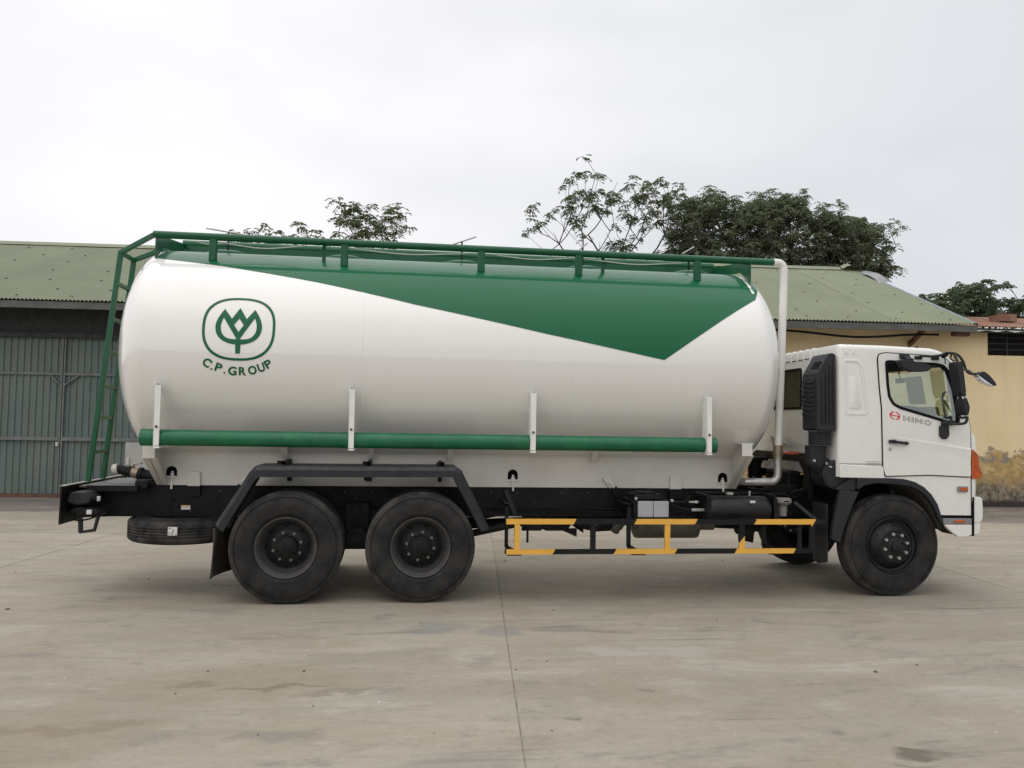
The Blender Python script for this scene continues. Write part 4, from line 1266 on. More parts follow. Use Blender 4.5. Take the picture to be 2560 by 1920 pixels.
def wheel(x, y, side, pieces, nut, nut_r, nut_y, phase, spin=0.0):
    o = bpy.data.objects.new('wheel', None)
    o.location = (x, y, .530)
    o.rotation_euler = (0, 0, 0 if side > 0 else PI)
    link(o, TR)
    for nm, me in pieces:
        c = bpy.data.objects.new(nm, me)
        c.rotation_euler = (0, spin, 0)
        link(c, o, True)
    if nut:
        for k in range(8):
            a = 2 * PI * k / 8 + phase
            c = bpy.data.objects.new('wheel_nut', nut)
            c.location = (nut_r * math.cos(a), nut_y, nut_r * math.sin(a))
            link(c, o, True)
    return o


RP = [('tyre', TY), ('rim', RIM), ('wheel_disc', DISC), ('hand_hole', SLOT), ('hub', HUB), ('hub_bolt', HUBB)]
FP = [('tyre', TY), ('rim', RIMF), ('wheel_disc', DISCF), ('hand_hole', SLF)]
XW1, XW2, XWF = -1.098, .240, 5.448
for x, ph in ((XW1, .30), (XW2, .62)):
    wheel(x, 0, 1, RP, NUT, .1415, .150, ph, ph)
    wheel(x, .31, 1, [('tyre', TY)], None, 0, 0, 0)
    wheel(x, 2 * YC, -1, RP, NUT, .1415, .150, ph, ph)
    wheel(x, 2 * YC - .31, -1, [('tyre', TY)], None, 0, 0, 0)
wheel(XWF, .045, 1, FP, NUTF, .135, -.018, .25, .3)
wheel(XWF, 2 * YC - .045, -1, FP, NUTF, .135, -.018, .25, .3)
# spare wheel slung flat under the tail
sp = bpy.data.objects.new('spare_wheel', None)
sp.location = (-2.28, .875, .50)
sp.rotation_euler = (PI / 2, 0, 0)
link(sp, TR)
c = bpy.data.objects.new('tyre', TY)
link(c, sp, True)
part(MB().box(-2.298, -2.208, .300, .316, .618, .702), 'tyre_label', M['label_white'], sp, smooth=0)
lb = MB()
rl = random.Random(3)
for r in range(5):
    for q in range(6):
        if rl.random() < .42:
            lb.box(-2.292 + q * .0135, -2.281 + q * .0135, 0.2975, .2998, .626 + r * .0145, .637 + r * .0145)
part(lb, 'label_print', M['grey_print'], sp, smooth=0)
part(MB().box(-2.6, -1.95, .86 - .05, .86 + .05, .72, .80).lathe([(.29, .60), (.12, .63), (.10, .75)], 'z', (-2.28, .86, 0), 40), 'spare_carrier', M['dark_parts'], sp)

# --- axles, springs, trunnion
ax = empty('rear_axles', (-.42, YC, .55), parent=TR)
for x in (XW1, XW2):
    part(MB().tube([(x, .25, .5425), (x, far(.25), .5425)], .085, 16).lathe([(.001, -.24), (.14, -.20), (.20, -.05), (.20, .05), (.14, .20), (.001, .24)], 'x', (x, YC, .56), 20), 'axle_housing', M['dark_parts'], ax)
for s in (0, 1):
    y0, y1 = (.62, .72) if not s else (far(.72), far(.62))
    sp_ = MB()
    for k in range(7):
        L = .68 - .075 * k
        sp_.box(-.43 - L, -.43 + L, y0, y1, .69 + .024 * k, .71 + .024 * k)
    part(sp_, 'leaf_spring', M['dark_parts'], ax, smooth=0)
    part(MB().box(-.56, -.30, y0 - .03, y1 + .01, .58, .93), 'spring_clamp', M['dark_parts'], ax, bevel=.01)
    ty = .54 if not s else far(.54)
    part(MB().disc((-.42, ty, .565), .11, 'y', .14, 20).disc((-.42, ty - (.08 if not s else -.08), .565), .055, 'y', .05, 16), 'trunnion', M['dark_parts'], ax)
    part(MB().prism([(-.62, .42), (-.22, .42), (-.1, .5), (-.25, .60), (-.60, .60), (-.75, .5)], *((.66, .74) if not s else (far(.74), far(.66)))), 'trunnion_bracket', M['dark_parts'], ax, bevel=.01)
    yy = .60 if not s else far(.60)
    part(MB().tube([(.35, yy, .50), (1.30, yy, .70)], .038, 10), 'radius_arm', M['dark_parts'], ax)
for k in range(8):
    part(MB().tube([(-.52, .90, .43 + .0), (-.34, .90, .43)], .03, 8), 'tie_bar', M['dark_parts'], ax) if k == 0 else None
for z in (.86, .90):
    for x in (-.455,):
        part(MB().disc((x + .0, .782, z + .06), .011, 'y', .015, 6), 'frame_bolt', M['rim_steel'], ax)

# --- rear mudguard (angular black arch) with stays and the rubber flap
mg = empty('rear_mudguard', (-.42, .3, 1.0), parent=TR)
po = [(-1.783, .765), (-1.475, 1.275), (-1.415, 1.343), (.595, 1.350), (.645, 1.315), (.945, .720)]
pi_ = [(-1.705, .690), (-1.41, 1.205), (-1.372, 1.232), (.550, 1.245), (.570, 1.225), (.857, .692)]


def skin(pts, y0, y1, t, up):
    """a strip of plate following a polyline, t thick towards the inside"""
    mb = MB()
    q = inset(pts + [(0, -5)], t)[:len(pts)] if up else None
    return mb, q


mg_m = MB()
n = len(po)
flat = .05
for i in range(n - 1):
    a, b, a2, b2 = po[i], po[i + 1], pi_[i], pi_[i + 1]
    # upper sloping strip and face of the flange
    def mixp(p, q, t):
        return (p[0] + (q[0] - p[0]) * t, p[1] + (q[1] - p[1]) * t)
    m0, m1 = mixp(a, a2, .36), mixp(b, b2, .36)
    v = [(a[0], .035, a[1]), (b[0], .035, b[1]), (m1[0], 0, m1[1]), (m0[0], 0, m0[1]), (b2[0], 0, b2[1]), (a2[0], 0, a2[1]), (b[0], .60, b[1]), (a[0], .60, a[1])]
    mg_m.add(v, [(0, 1, 2, 3), (3, 2, 4, 5), (1, 0, 7, 6)])
mo = part(mg_m, 'guard_arch', M['black_steel'], mg, smooth=0)
so = mo.modifiers.new('solidify', 'SOLIDIFY')
so.thickness, so.offset = .006, -1
part(MB().prism([po[0], po[1], pi_[1], pi_[0]], .30, .306), 'guard_web', M['black_steel'], mg, smooth=0)
part(MB().prism([po[4], po[5], pi_[5], pi_[4]], .30, .306), 'guard_web', M['black_steel'], mg, smooth=0)
for x, z in ((-1.17, 1.365), (-.31, 1.36), (.455, 1.362)):
    part(MB().box(x - .015, x + .015, .20, .77, 1.352, 1.384).box(x - .06, x + .02, .20, .24, 1.352, 1.388), 'guard_stay', M['chassis'], mg, smooth=0)
    part(MB().box(x - .02, x + .02, .70, .78, 1.15, 1.36), 'guard_bracket', M['dark_parts'], mg, smooth=0)
part(MB().box(-.35, -.29, .10, .16, 1.20, 1.245).disc((-.30, .13, 1.20), .03, 'z', .02, 12), 'guard_clip', M['dark_parts'], mg)
part(MB().beam((1.20, .76, 1.06), (1.315, .76, .78), .05, .04, (0, 1, 0)), 'guard_rear_stay', M['black_steel'], mg, smooth=0)
fl = MB()
vs = []
NF = 12
for k in range(NF + 1):
    t = k / NF
    z = .72 - t * .5
    bulge = .04 * math.sin(t * 2.6)
    vs += [(-1.80 - .03 * t + bulge * .3, .04, z + .0), (-1.775 - .03 * t - bulge, .22, z), (-1.74 - .02 * t - bulge, .42, z - .0), (-1.72, .60, z)]
fl.add(vs, [(r * 4 + i, r * 4 + i + 1, r * 4 + 5 + i, r * 4 + 4 + i) for r in range(NF) for i in range(3)])
fo = part(fl, 'mud_flap', M['rubber_flap'], mg, smooth=60)
so = fo.modifiers.new('solidify', 'SOLIDIFY')
so.thickness = .008

# --- yellow and black side guard
gd = empty('side_guard', (2.8, .02, .65), parent=TR)


def striped(name, segs, z0, z1, y0, y1, sl):
    """rail made of coloured lengths with slanted joints; segs = [(x at bottom, x at top, material index)...]"""
    mb = MB()
    for (b0, t0), (b1, t1), mi in segs:
        mb.prism([(b0, z0), (b1, z0), (t1, z1), (t0, z1)], y0, y1, mi)
    return part(mb, name, [M['yellow_paint'], M['guard_black']], gd, smooth=0)


top_s = [(1.116, 1.116), (1.821, 1.851), (2.473, 2.503), (3.138, 3.169), (3.801, 3.833), (4.475, 4.509)]
bot_s = [(1.121, 1.121), (1.601, 1.631), (2.252, 2.285), (2.914, 2.945), (3.579, 3.611), (4.249, 4.276)]
striped('guard_rail', [(top_s[i], top_s[i + 1], i % 2) for i in range(5)] + [(top_s[5], (4.62, 4.62), 1)], .768, .821, 0, .04, 0)
striped('guard_rail', [(bot_s[i], bot_s[i + 1], i % 2) for i in range(5)] + [(bot_s[5], (4.57, 4.57), 1)], .458, .508, 0, .04, 0)
for x0, x1, mi in ((1.203, 1.258, 0), (2.006, 2.061, 1), (2.812, 2.868, 0), (4.440, 4.500, 1), (4.31, 4.345, 1)):
    part(MB().box(x0, x1, .003, .037, .5085, .7675), 'guard_post', M['yellow_paint' if mi == 0 else 'guard_black'], gd, smooth=0)
part(MB().prism([(3.639, .5085), (3.698, .5085), (3.698, .645), (3.639, .575)], .003, .037, 0).prism([(3.639, .575), (3.698, .645), (3.698, .7675), (3.639, .7675)], .003, .037, 1), 'guard_post', [M['yellow_paint'], M['guard_black']], gd, smooth=0)
part(MB().prism([(4.455, .7675), (4.475, .7675), (4.457, .742)], -.002, .0025), 'stripe_tip', M['yellow_paint'], gd, smooth=0)
for x0, x1 in ((1.13, 1.165), (2.46, 2.50), (4.0, 4.04)):
    part(MB().box(x0, x1, .22, .26, .50, .95).box(x0, x1, .22, .80, .93, .96), 'guard_hanger', M['guard_black'], gd, smooth=0)
    part(MB().prism([(x0, .44), (x0 + .16, .44), (x0 + .02, .53)], .04, .26), 'guard_gusset', M['guard_black'], gd, smooth=0)
part(MB().beam((4.36, .2, .99), (4.55, .06, .80), .03, .04, (0, 1, 0)), 'guard_brace', M['guard_black'], gd, smooth=0)
for x in (2.07, 2.9, 4.1, 3.3):
    part(MB().disc((x, -.002, .76), .009, 'y', .01, 6), 'guard_bolt', M['rim_steel'], gd)

# --- battery box, air tank, filler and small fittings on the frame
bt = empty('battery_box', (2.75, .4, .9), parent=TR)
part(MB().box(2.53, 2.93, .24, .70, .80, 1.00), 'battery_tray', M['chassis'], bt, bevel=.01)
part(MB().box(2.578, 2.748, .215, .239, .818, .992), 'battery_cover', M['grey_box'], bt, bevel=.008)
part(MB().box(2.753, 2.923, .215, .239, .818, .992), 'battery_cover', M['grey_box'], bt, bevel=.008)
part(MB().box(2.55, 2.87, .24, .55, 1.005, 1.065).box(2.60, 2.80, .26, .5, 1.065, 1.085), 'battery_lid', M['dark_parts'], bt, bevel=.012)
for x, z in ((2.555, 1.02), (2.96, 1.0), (3.235, .985), (3.3, .90)):
    part(MB().tube([(x, .235, z), (x, .215, z)], .018, 6), 'terminal', M['steel'], bt)
part(MB().tube(smooth_path([(2.96, .23, .99), (3.08, .22, .985), (3.14, .22, 1.02), (3.15, .22, 1.05), (3.17, .25, 1.04), (3.22, .3, .98)], 6), .011, 8), 'battery_cable', M['dark_parts'], bt)
part(MB().tube(smooth_path([(2.96, .23, .96), (3.05, .22, .92), (3.18, .22, .90), (3.29, .22, .905)], 6), .009, 8).tube([(2.95, .3, .84), (3.2, .3, .90)], .006, 6).tube([(3.03, .3, .80), (3.2, .3, .88)], .006, 6), 'battery_cable', M['dark_parts'], bt)
part(MB().box(3.18, 3.33, .21, .23, .885, .915).box(3.15, 3.26, .21, .23, .975, .995), 'cable_clamp', M['steel'], bt, bevel=.004)
at = empty('air_tank', (3.7, .25, .93), parent=TR)
prof = [(.0005, 3.34), (.10, 3.345), (.14, 3.36), (.155, 3.385), (.158, 3.42), (.158, 4.0), (.155, 4.035), (.14, 4.06), (.10, 4.075), (.0005, 4.08)]
part(MB().lathe(prof, 'x', (0, .26, .895), 40), 'air_tank_shell', simple('tank_black_gloss', (.007, .0075, .009), .38, var=.2, spec=.3), at)
for x0 in (3.325, 4.09):
    part(MB().prism([(x0 - .01, 1.07), (x0 + .02, 1.07), (x0 + .05, .93), (x0 + .05, .75), (x0 + .0, .75)], .12, .5), 'air_tank_strap', M['chassis'], at, smooth=0)
part(MB().box(3.80, 3.86, .102, .1035, .985, 1.012), 'air_tank_label', M['label_white'], at, smooth=0)
part(MB().box(3.803, 3.857, .1005, .102, .988, .993), 'air_tank_label_print', M['grey_print'], at, smooth=0)
part(MB().tube([(3.88, .3, 1.05), (3.88, .3, 1.085)], .011, 8).tube([(3.88, .3, 1.085), (3.88, .3, 1.10)], .015, 8).box(3.63, 3.70, .32, .38, 1.058, 1.085), 'drain_fitting', M['steel'], at)
part(MB().tube([(3.3, .5, 1.065), (4.4, .5, 1.055)], .014, 8).tube([(3.3, .56, 1.045), (4.45, .56, 1.04)], .012, 8), 'air_line', M['dark_parts'], at)
part(MB().lathe([(.0005, 1.022), (.075, 1.021), (.095, 1.012), (.098, .975), (.085, .955), (.05, .94), (.045, .82)], 'z', (4.31, .38, 0), 28), 'filler_cap', simple('cap_grey', (.25, .24, .225), .5, var=.1), TR)
part(MB().box(4.28, 4.335, .278, .284, .985, .998), 'cap_slot', M['seal'], TR, smooth=0)
# driveline and exhaust below
dv = empty('driveline', (2.5, YC, .62), parent=TR)
part(MB().tube([(.3, YC, .60), (1.6, YC, .66), (3.2, YC, .74), (4.3, YC, .82)], .055, 14), 'propeller_shaft', M['dark_parts'], dv)
part(MB().box(1.55, 1.66, .9, 1.6, .60, .78).prism([(1.55, .66), (1.7, .58), (1.95, .58), (2.02, .68), (1.95, .76), (1.6, .78)], .95, 1.45), 'shaft_bracket', M['dark_parts'], dv, bevel=.01)
part(MB().prism([(2.05, .76), (2.12, .60), (2.3, .56), (2.62, .58), (2.66, .66), (2.62, .76)], 1.0, 1.5), 'retarder', M['dark_parts'], dv, bevel=.02)
part(MB().box(1.40, 1.62, .80, .84, .60, .76).box(1.44, 1.46, .7, .74, .48, .75).box(1.30, 1.325, .7, .74, .48, .76), 'bracket_plate', M['dark_parts'], dv, smooth=0)
part(MB().prism([(1.85, .60), (2.08, .50), (2.08, .60)], 1.02, 1.04).prism([(2.05, .62), (2.2, .52), (2.2, .62)], 1.2, 1.22), 'deflector', M['dark_parts'], dv, smooth=0)
part(MB().lathe([(.0005, 2.74), (.12, 2.745), (.158, 2.765), (.162, 2.79), (.162, 3.48), (.158, 3.51), (.12, 3.53), (.0005, 3.535)], 'x', (0, .98, .655), 32), 'muffler', M['muffler'], dv)
part(MB().tube(smooth_path([(2.75, .98, .70), (2.62, .95, .69), (2.54, .92, .64), (2.50, .88, .585)], 5), .052, 16), 'tail_pipe', M['muffler'], dv)
part(MB().tube([(3.52, .98, .70), (3.8, 1.0, .69), (4.1, 1.05, .70), (4.5, 1.1, .80)], .05, 14).tube([(3.55, .98, .66), (3.72, .98, .66)], .075, 14), 'exhaust_pipe', M['muffler'], dv)
part(MB().prism([(3.6, .60), (4.5, .56), (4.6, .75), (3.6, .76)], 1.1, 1.7), 'gearbox', M['dark_parts'], dv, bevel=.03)
part(MB().prism([(4.02, .62), (4.02, .48), (4.2, .44), (4.22, .60)], .92, .94), 'hanger_plate', M['dark_parts'], dv, smooth=0)
part(MB().tube([(4.2, 1.4, .60), (4.4, 1.4, .60)], .12, 14).tube([(3.9, .95, .66), (4.3, 1.0, .60)], .04, 10), 'brake_chamber', M['dark_parts'], dv)

# --- engine bay between tank and cab
en = empty('engine_bay', (5.0, YC, 1.0), parent=TR)
part(MB().box(4.78, 5.9, .80, 1.62, .62, 1.22).box(4.62, 4.8, .9, 1.5, .7, 1.3), 'engine_block', M['dark_parts'], en, bevel=.03)
part(MB().box(5.15, 5.75, .58, .92, .55, .98), 'side_housing', M['dark_parts'], en, bevel=.03)
part(MB().tube([(5.43, .3, .5425), (5.43, far(.3), .5425)], .07, 14), 'front_axle', M['dark_parts'], en)
archp = [(.45, 1.0), (.45, 1.47), (.55, 1.52), (far(.55), 1.52), (far(.45), 1.47), (far(.45), 1.0), (far(.58), 1.0), (far(.58), 1.30), (far(.70), 1.42), (.70, 1.42), (.58, 1.30), (.58, 1.0)]
part(MB().prism_yz(archp, 4.66, 4.72), 'cab_mount_arch', M['chassis'], en, bevel=.006)
for y in (.52, .60, .98, 1.06, 1.5, 1.58):
    part(MB().tube([(4.655, y, 1.47), (4.64, y, 1.47)], .014, 8), 'mount_bolt', M['rim_steel'], en)
part(MB().tube([(4.50, 1.55, 1.20), (4.50, 1.55, 1.36)], .085, 18).tube([(4.50, 1.55, 1.36), (4.50, 1.55, 1.40)], .095, 18), 'filter_canister', M['dark_parts'], en)
part(MB().box(4.42, 4.62, 1.42, 1.70, 1.40, 1.44).tube([(4.5, 1.5, 1.18), (4.55, 1.4, 1.12), (4.6, 1.2, 1.10)], .02, 8), 'filter_head', M['dark_parts'], en)
part(MB().prism_yz([(1.35, 1.56), (1.45, 1.70), (1.40, 1.72), (1.2, 1.64), (.95, 1.62), (.95, 1.58)], 4.66, 4.70), 'latch_frame', M['steel'], en, smooth=0)
part(MB().disc((4.80, .24, 1.305), .155, 'y', .30, 36).disc((4.80, .085, 1.305), .148, 'y', .02, 36).disc((4.80, .09, 1.305), .165, 'y', .012, 36), 'air_cleaner', M['black_plastic'], en, bevel=.006)
part(MB().tube([(4.62, .22, 1.62), (4.62, .22, 1.46), (4.74, .26, 1.36)], .115, 24), 'intake_elbow', M['black_plastic'], en)
part(MB().box(4.665, 4.685, .075, .09, 1.415, 1.44).tube([(4.70, .08, 1.395), (4.735, .08, 1.385)], .012, 8).disc((4.55, .12, 1.455), .015, 'y', .03, 10), 'clip', M['steel'], en)
hs = []
for k in range(13):
    z = 1.775 - k * .0125
    hs += [(.113 if k % 2 else .122, z)]
part(MB().lathe(hs, 'z', (4.64, .17, 0), 32), 'bellows_hose', M['black_plastic'], en, smooth=20)
part(MB().lathe([(.124, 1.79), (.124, 1.775), (.119, 1.775)], 'z', (4.64, .17, 0), 32), 'hose_clamp', M['rim_steel'], en)
for k in range(5):
    part(MB().tube(smooth_path([(4.45 + .08 * k, .55 + .05 * k, 1.02), (4.55 + .07 * k, .5, 1.10 + .02 * k), (4.85, .55 + .1 * k, 1.05 + .03 * k), (5.1, .7, 1.0)], 5), .012, 6), 'air_line', M['dark_parts'], en)
part(MB().box(4.3, 4.62, .66, .80, 1.06, 1.14).prism([(4.15, 1.09), (4.28, 1.15), (4.4, 1.09)], .62, .64), 'pipe_support', M['dark_parts'], en, smooth=0)
for x, z in ((4.45, .93), (4.52, .88), (4.60, .80), (4.48, .84), (4.40, .80), (4.66, 1.0), (4.44, 1.0)):
    part(MB().disc((x, .785, z), .012, 'y', .012, 6), 'frame_bolt', M['rim_steel'], en)

# --- intake stack behind the cab
st = empty('intake_stack', (4.64, .2, 2.2), parent=TR)
body = [(4.535, 1.80), (4.56, 1.785), (4.757, 1.785), (4.757, 2.628), (4.722, 2.648), (4.665, 2.636), (4.535, 2.415)]
part(MB().prism(rounded(body, .015, 3), .02, .36), 'stack_body', M['black_plastic'], st, bevel=.016)
for k in range(4):
    x = 4.588 + k * .044
    part(MB().box(x, x + .016, .004, .0225, 1.86, 2.40 + k * .055), 'stack_rib', M['black_plastic'], st, bevel=.005)
part(MB().prism_yz(rounded([(.05, 1.93), (.33, 1.93), (.33, 2.375), (.05, 2.375)], .02, 3), 4.520, 4.536), 'louvre_frame', M['black_plastic'], st, bevel=.006)
for k in range(8):
    z = 1.955 + k * .051
    part(MB().box(4.500, 4.522, .07, .185, z, z + .022).box(4.500, 4.522, .195, .31, z + .01, z + .032), 'louvre', M['black_plastic'], st, bevel=.006)
sl0 = Vector((4.535, 2.415)); sl1 = Vector((4.665, 2.636))
dv_ = (sl1 - sl0).normalized(); nv_ = Vector((-dv_.y, dv_.x))
p0, p1 = sl0 + dv_ * .07 + nv_ * .003, sl0 + dv_ * .16 + nv_ * .003
part(MB().prism([(p0.x, p0.y), (p1.x, p1.y), (p1.x + nv_.x * .004, p1.y + nv_.y * .004), (p0.x + nv_.x * .004, p0.y + nv_.y * .004)], .07, .22), 'intake_slot', M['seal'], st, smooth=0)

# --- cab
WB = 2 * YC
prof_cab = [(4.78, 1.285), (5.323, 1.278), (5.549, 1.268), (5.682, 1.236), (5.784, 1.183), (5.872, 1.102), (5.945, .993), (5.988, .872), (6.405, .868), (6.44, 1.0), (6.452, 1.27), (6.470, 1.40), (6.462, 1.60), (6.440, 1.76), (6.385, 1.825), (6.345, 2.00), (6.262, 2.46), (6.19, 2.585), (6.095, 2.672), (6.00, 2.715), (5.90, 2.735), (5.35, 2.75), (4.83, 2.752), (4.79, 2.735), (4.78, 2.69)]


def cab_mesh(poly, y0, y1, bev):
    me = MB().prism(poly, y0, y1).mesh('cab', M['cab_white'], 0)
    bm = bmesh.new()
    bm.from_mesh(me)
    es = []
    for e in bm.edges:
        a, b = e.verts
        if abs(a.co.y - b.co.y) < 1e-4:
            zc, xc = (a.co.z + b.co.z) / 2, (a.co.x + b.co.x) / 2
            if zc > 2.6 or xc > 6.15 and zc > .88 or xc < 4.785:
                es.append(e)
    if bev:
        bmesh.ops.bevel(bm, geom=es, offset=bev, segments=6, profile=.5, affect='EDGES', clamp_overlap=True)
    bm.to_mesh(me)
    bm.free()
    return me


cab = build(cab_mesh(prof_cab, .012, WB - .012, .075), 'cab', None, TR)
win = [(5.324, 2.556), (5.338, 2.576), (5.369, 2.583), (5.947, 2.567), (6.037, 2.547), (6.096, 2.487), (6.175, 2.274), (6.222, 1.999), (6.220, 1.915), (6.205, 1.893), (6.089, 1.891), (6.000, 1.912), (5.497, 2.042), (5.409, 2.088), (5.358, 2.174), (5.340, 2.30)]
win = rounded(win, .02, 3)


def cutter(mb):
    me = mb.mesh('cutter', M['interior'], 0) if isinstance(mb, MB) else mb
    return link(bpy.data.objects.new('cutter', me))


cuts = [cutter(MB().prism([(4.83, 1.34), (6.38, 1.34), (6.40, 1.76), (6.335, 1.80), (6.21, 2.46), (6.05, 2.64), (5.9, 2.685), (4.83, 2.70)], .06, WB - .06)),
        cutter(MB().prism(win, -.5, WB + .5)),
        cutter(MB().prism([(6.05, 1.93), (6.9, 1.98), (6.9, 2.545), (6.12, 2.545)], .22, WB - .22)),
        cutter(MB().box(4.6, 4.9, .865, 1.575, 2.06, 2.52)),
        cutter(MB().prism([(4.97, .7), (5.99, .7), (5.965, .90), (5.90, 1.06), (5.80, 1.16), (5.66, 1.225), (5.45, 1.245), (4.98, 1.25)], -.5, WB + .5))]
for c in cuts:
    b = cab.modifiers.new('cut', 'BOOLEAN')
    b.object, b.operation, b.solver = c, 'DIFFERENCE', 'EXACT'
dg = bpy.context.evaluated_depsgraph_get()
me = bpy.data.meshes.new_from_object(cab.evaluated_get(dg))
cab.modifiers.clear()
cab.data = me
for c in cuts:
    bpy.data.objects.remove(c)
me.materials.clear()
me.materials.append(M['cab_white'])
me.materials.append(M['interior'])
for p in me.polygons:
    c = p.center
    inside = 4.82 < c.x < 6.40 and .055 < c.y < WB - .055 and c.z < 2.71 and c.z > 1.3
    p.material_index = 1 if inside else 0
me.shade_smooth()
me.set_sharp_from_angle(angle=math.radians(28))
# ribs over the rear roof edge, seam on the back wall, roof dimples
for k in range(8):
    y = .62 + k * .16
    part(MB().tube([(4.772, y, 2.60 + .01), (4.778, y, 2.70), (4.80, y, 2.742), (5.0, y, 2.752), (5.3, y, 2.75)], .013, 10), 'roof_rib', M['cab_white'], cab)
part(MB().box(4.774, 4.7795, .12, WB - .12, 2.628, 2.636), 'back_seam', M['seal'], cab, smooth=0)
part(MB().box(4.772, 4.7795, .30, .80, 2.035, 2.60), 'back_pressing', M['cab_white'], cab, bevel=.02)
for x in (4.91, 4.98, 5.66, 5.75):
    part(MB().disc((x, .065, 2.742), .013, 'z', .02, 10), 'roof_plug', M['seal'], cab)
for x in (4.875, 4.965):
    part(MB().disc((x, .0085, 2.655), .017, 'y', .008, 14), 'side_plug', M['cab_white'], cab)
# sheets stuck inside the windscreen
m_, n_ = new_mat('backlit_sheet')
finish(n_, n_('ShaderNodeMixShader', {0: .55, 1: n_('ShaderNodeBsdfDiffuse', {'Color': (.30, .29, .17, 1)}).outputs[0], 2: n_('ShaderNodeBsdfTransparent', {'Color': (.62, .62, .42, 1)}).outputs[0]}).outputs[0])
def on_screen(z):
    return 6.352 + (6.245 - 6.352) * (z - 1.90) / .62
for y0, y1, z0, z1 in ((.72, 1.05, 2.13, 2.47), (.50, .88, 1.96, 2.095)):
    pl = rounded([(y0, z0), (y1, z0), (y1, z1), (y0, z1)], .03, 4)
    k = len(pl)
    part(MB().add([(on_screen(z), y, z) for y, z in pl] + [(on_screen(z) - .002, y, z) for y, z in pl], [tuple(range(k)), tuple(range(2 * k - 1, k - 1, -1))] + [(i, (i + 1) % k, k + (i + 1) % k, k + i) for i in range(k)]), 'windscreen_sheet', m_, cab, smooth=0)
part(MB().box(6.19, 6.21, .98, 1.16, 2.40, 2.46).tube([(6.20, 1.07, 2.46), (6.17, 1.07, 2.60)], .010, 8), 'interior_mirror', M['black_plastic'], cab, bevel=.008)
# rear window
part(MB().prism_yz([(.85, 2.05), (1.59, 2.05), (1.59, 2.53), (.85, 2.53)], 4.795, 4.80), 'rear_window', M['glass_dark'], cab, smooth=0)
fw = rounded([(.84, 2.04), (1.60, 2.04), (1.60, 2.54), (.84, 2.54)], .05, 5)
fwi = inset(fw, .03)
ring = MB()
nn = len(fw)
ring.add([(4.772, a, b) for a, b in fw] + [(4.772, a, b) for a, b in fwi] + [(4.80, a, b) for a, b in fw] + [(4.80, a, b) for a, b in fwi],
         [(i, (i + 1) % nn, nn + (i + 1) % nn, nn + i) for i in range(nn)] + [(i, 2 * nn + i, 2 * nn + (i + 1) % nn, (i + 1) % nn) for i in range(nn)] + [(nn + i, nn + (i + 1) % nn, 3 * nn + (i + 1) % nn, 3 * nn + i) for i in range(nn)])
part(ring, 'rear_window_seal', M['seal'], cab, smooth=0)
# windscreen
part(MB().prism([(6.365, 1.90), (6.371, 1.90), (6.262, 2.52), (6.256, 2.52)], .16, WB - .16), 'windscreen', M['glass'], cab, smooth=0)
part(MB().box(6.0, 6.30, .10, WB - .10, 1.75, 1.985), 'dashboard', M['interior'], cab, bevel=.04)
part(MB().tube([(6.40, .28, 1.79), (6.375, .34, 2.02), (6.33, .45, 2.2)], .010, 6), 'wiper', M['seal'], cab)
# pressed recess in the rear quarter
rec = rounded([(4.826, 2.588), (5.02, 2.588), (5.075, 2.52), (5.140, 1.990), (5.10, 1.955), (4.845, 1.958)], .05, 6)
rin = inset(rec, .022)
rin2 = inset(rec, .040)
ring = MB()
nn = len(rec)
ring.add([(a, .012, b) for a, b in rec] + [(a, .003, b) for a, b in rin] + [(a, .0095, b) for a, b in rin2], [(i, (i + 1) % nn, nn + (i + 1) % nn, nn + i) for i in range(nn)] + [(nn + i, nn + (i + 1) % nn, 2 * nn + (i + 1) % nn, 2 * nn + i) for i in range(nn)])
part(ring, 'quarter_pressing', M['cab_white'], cab, smooth=50)
r2 = rounded([(4.905, 2.39), (5.005, 2.39), (5.055, 2.05), (5.04, 2.028), (4.905, 2.03)], .025, 4)
ri2 = inset(r2, .012)
ring = MB()
nn = len(r2)
ring.add([(a, .0118, b) for a, b in r2] + [(a, .007, b) for a, b in ri2], [(i, (i + 1) % nn, nn + (i + 1) % nn, nn + i) for i in range(nn)] + [tuple(range(nn, 2 * nn))])
part(ring, 'quarter_pressing', M['cab_white'], cab, smooth=50)
# lower sill of the rear quarter
part(MB().prism([(4.785, 1.278), (5.31, 1.272), (5.30, 1.400), (4.785, 1.425)], -.004, .0115), 'quarter_sill', M['cab_white'], cab, bevel=.012)
part(MB().box(4.79, 5.29, .0095, .0119, 1.425, 1.431), 'sill_seam', M['seal'], cab, smooth=0)
part(MB().box(5.10, 5.285, .0095, .0118, 1.405, 1.462), 'notice', simple('notice_clear', (.58, .57, .54), .4, var=.05), cab, smooth=0)
lb = MB()
for k in range(12):
    lb.box(5.105 + k * .0125, 5.114 + k * .0125, .008, .0094, 1.452, 1.458)
for r in range(3):
    lb.box(5.11, 5.27, .008, .0094, 1.412 + r * .011, 1.4145 + r * .011)
part(lb, 'notice_print', simple('faint_print', (.40, .36, .34), .5), cab, smooth=0)

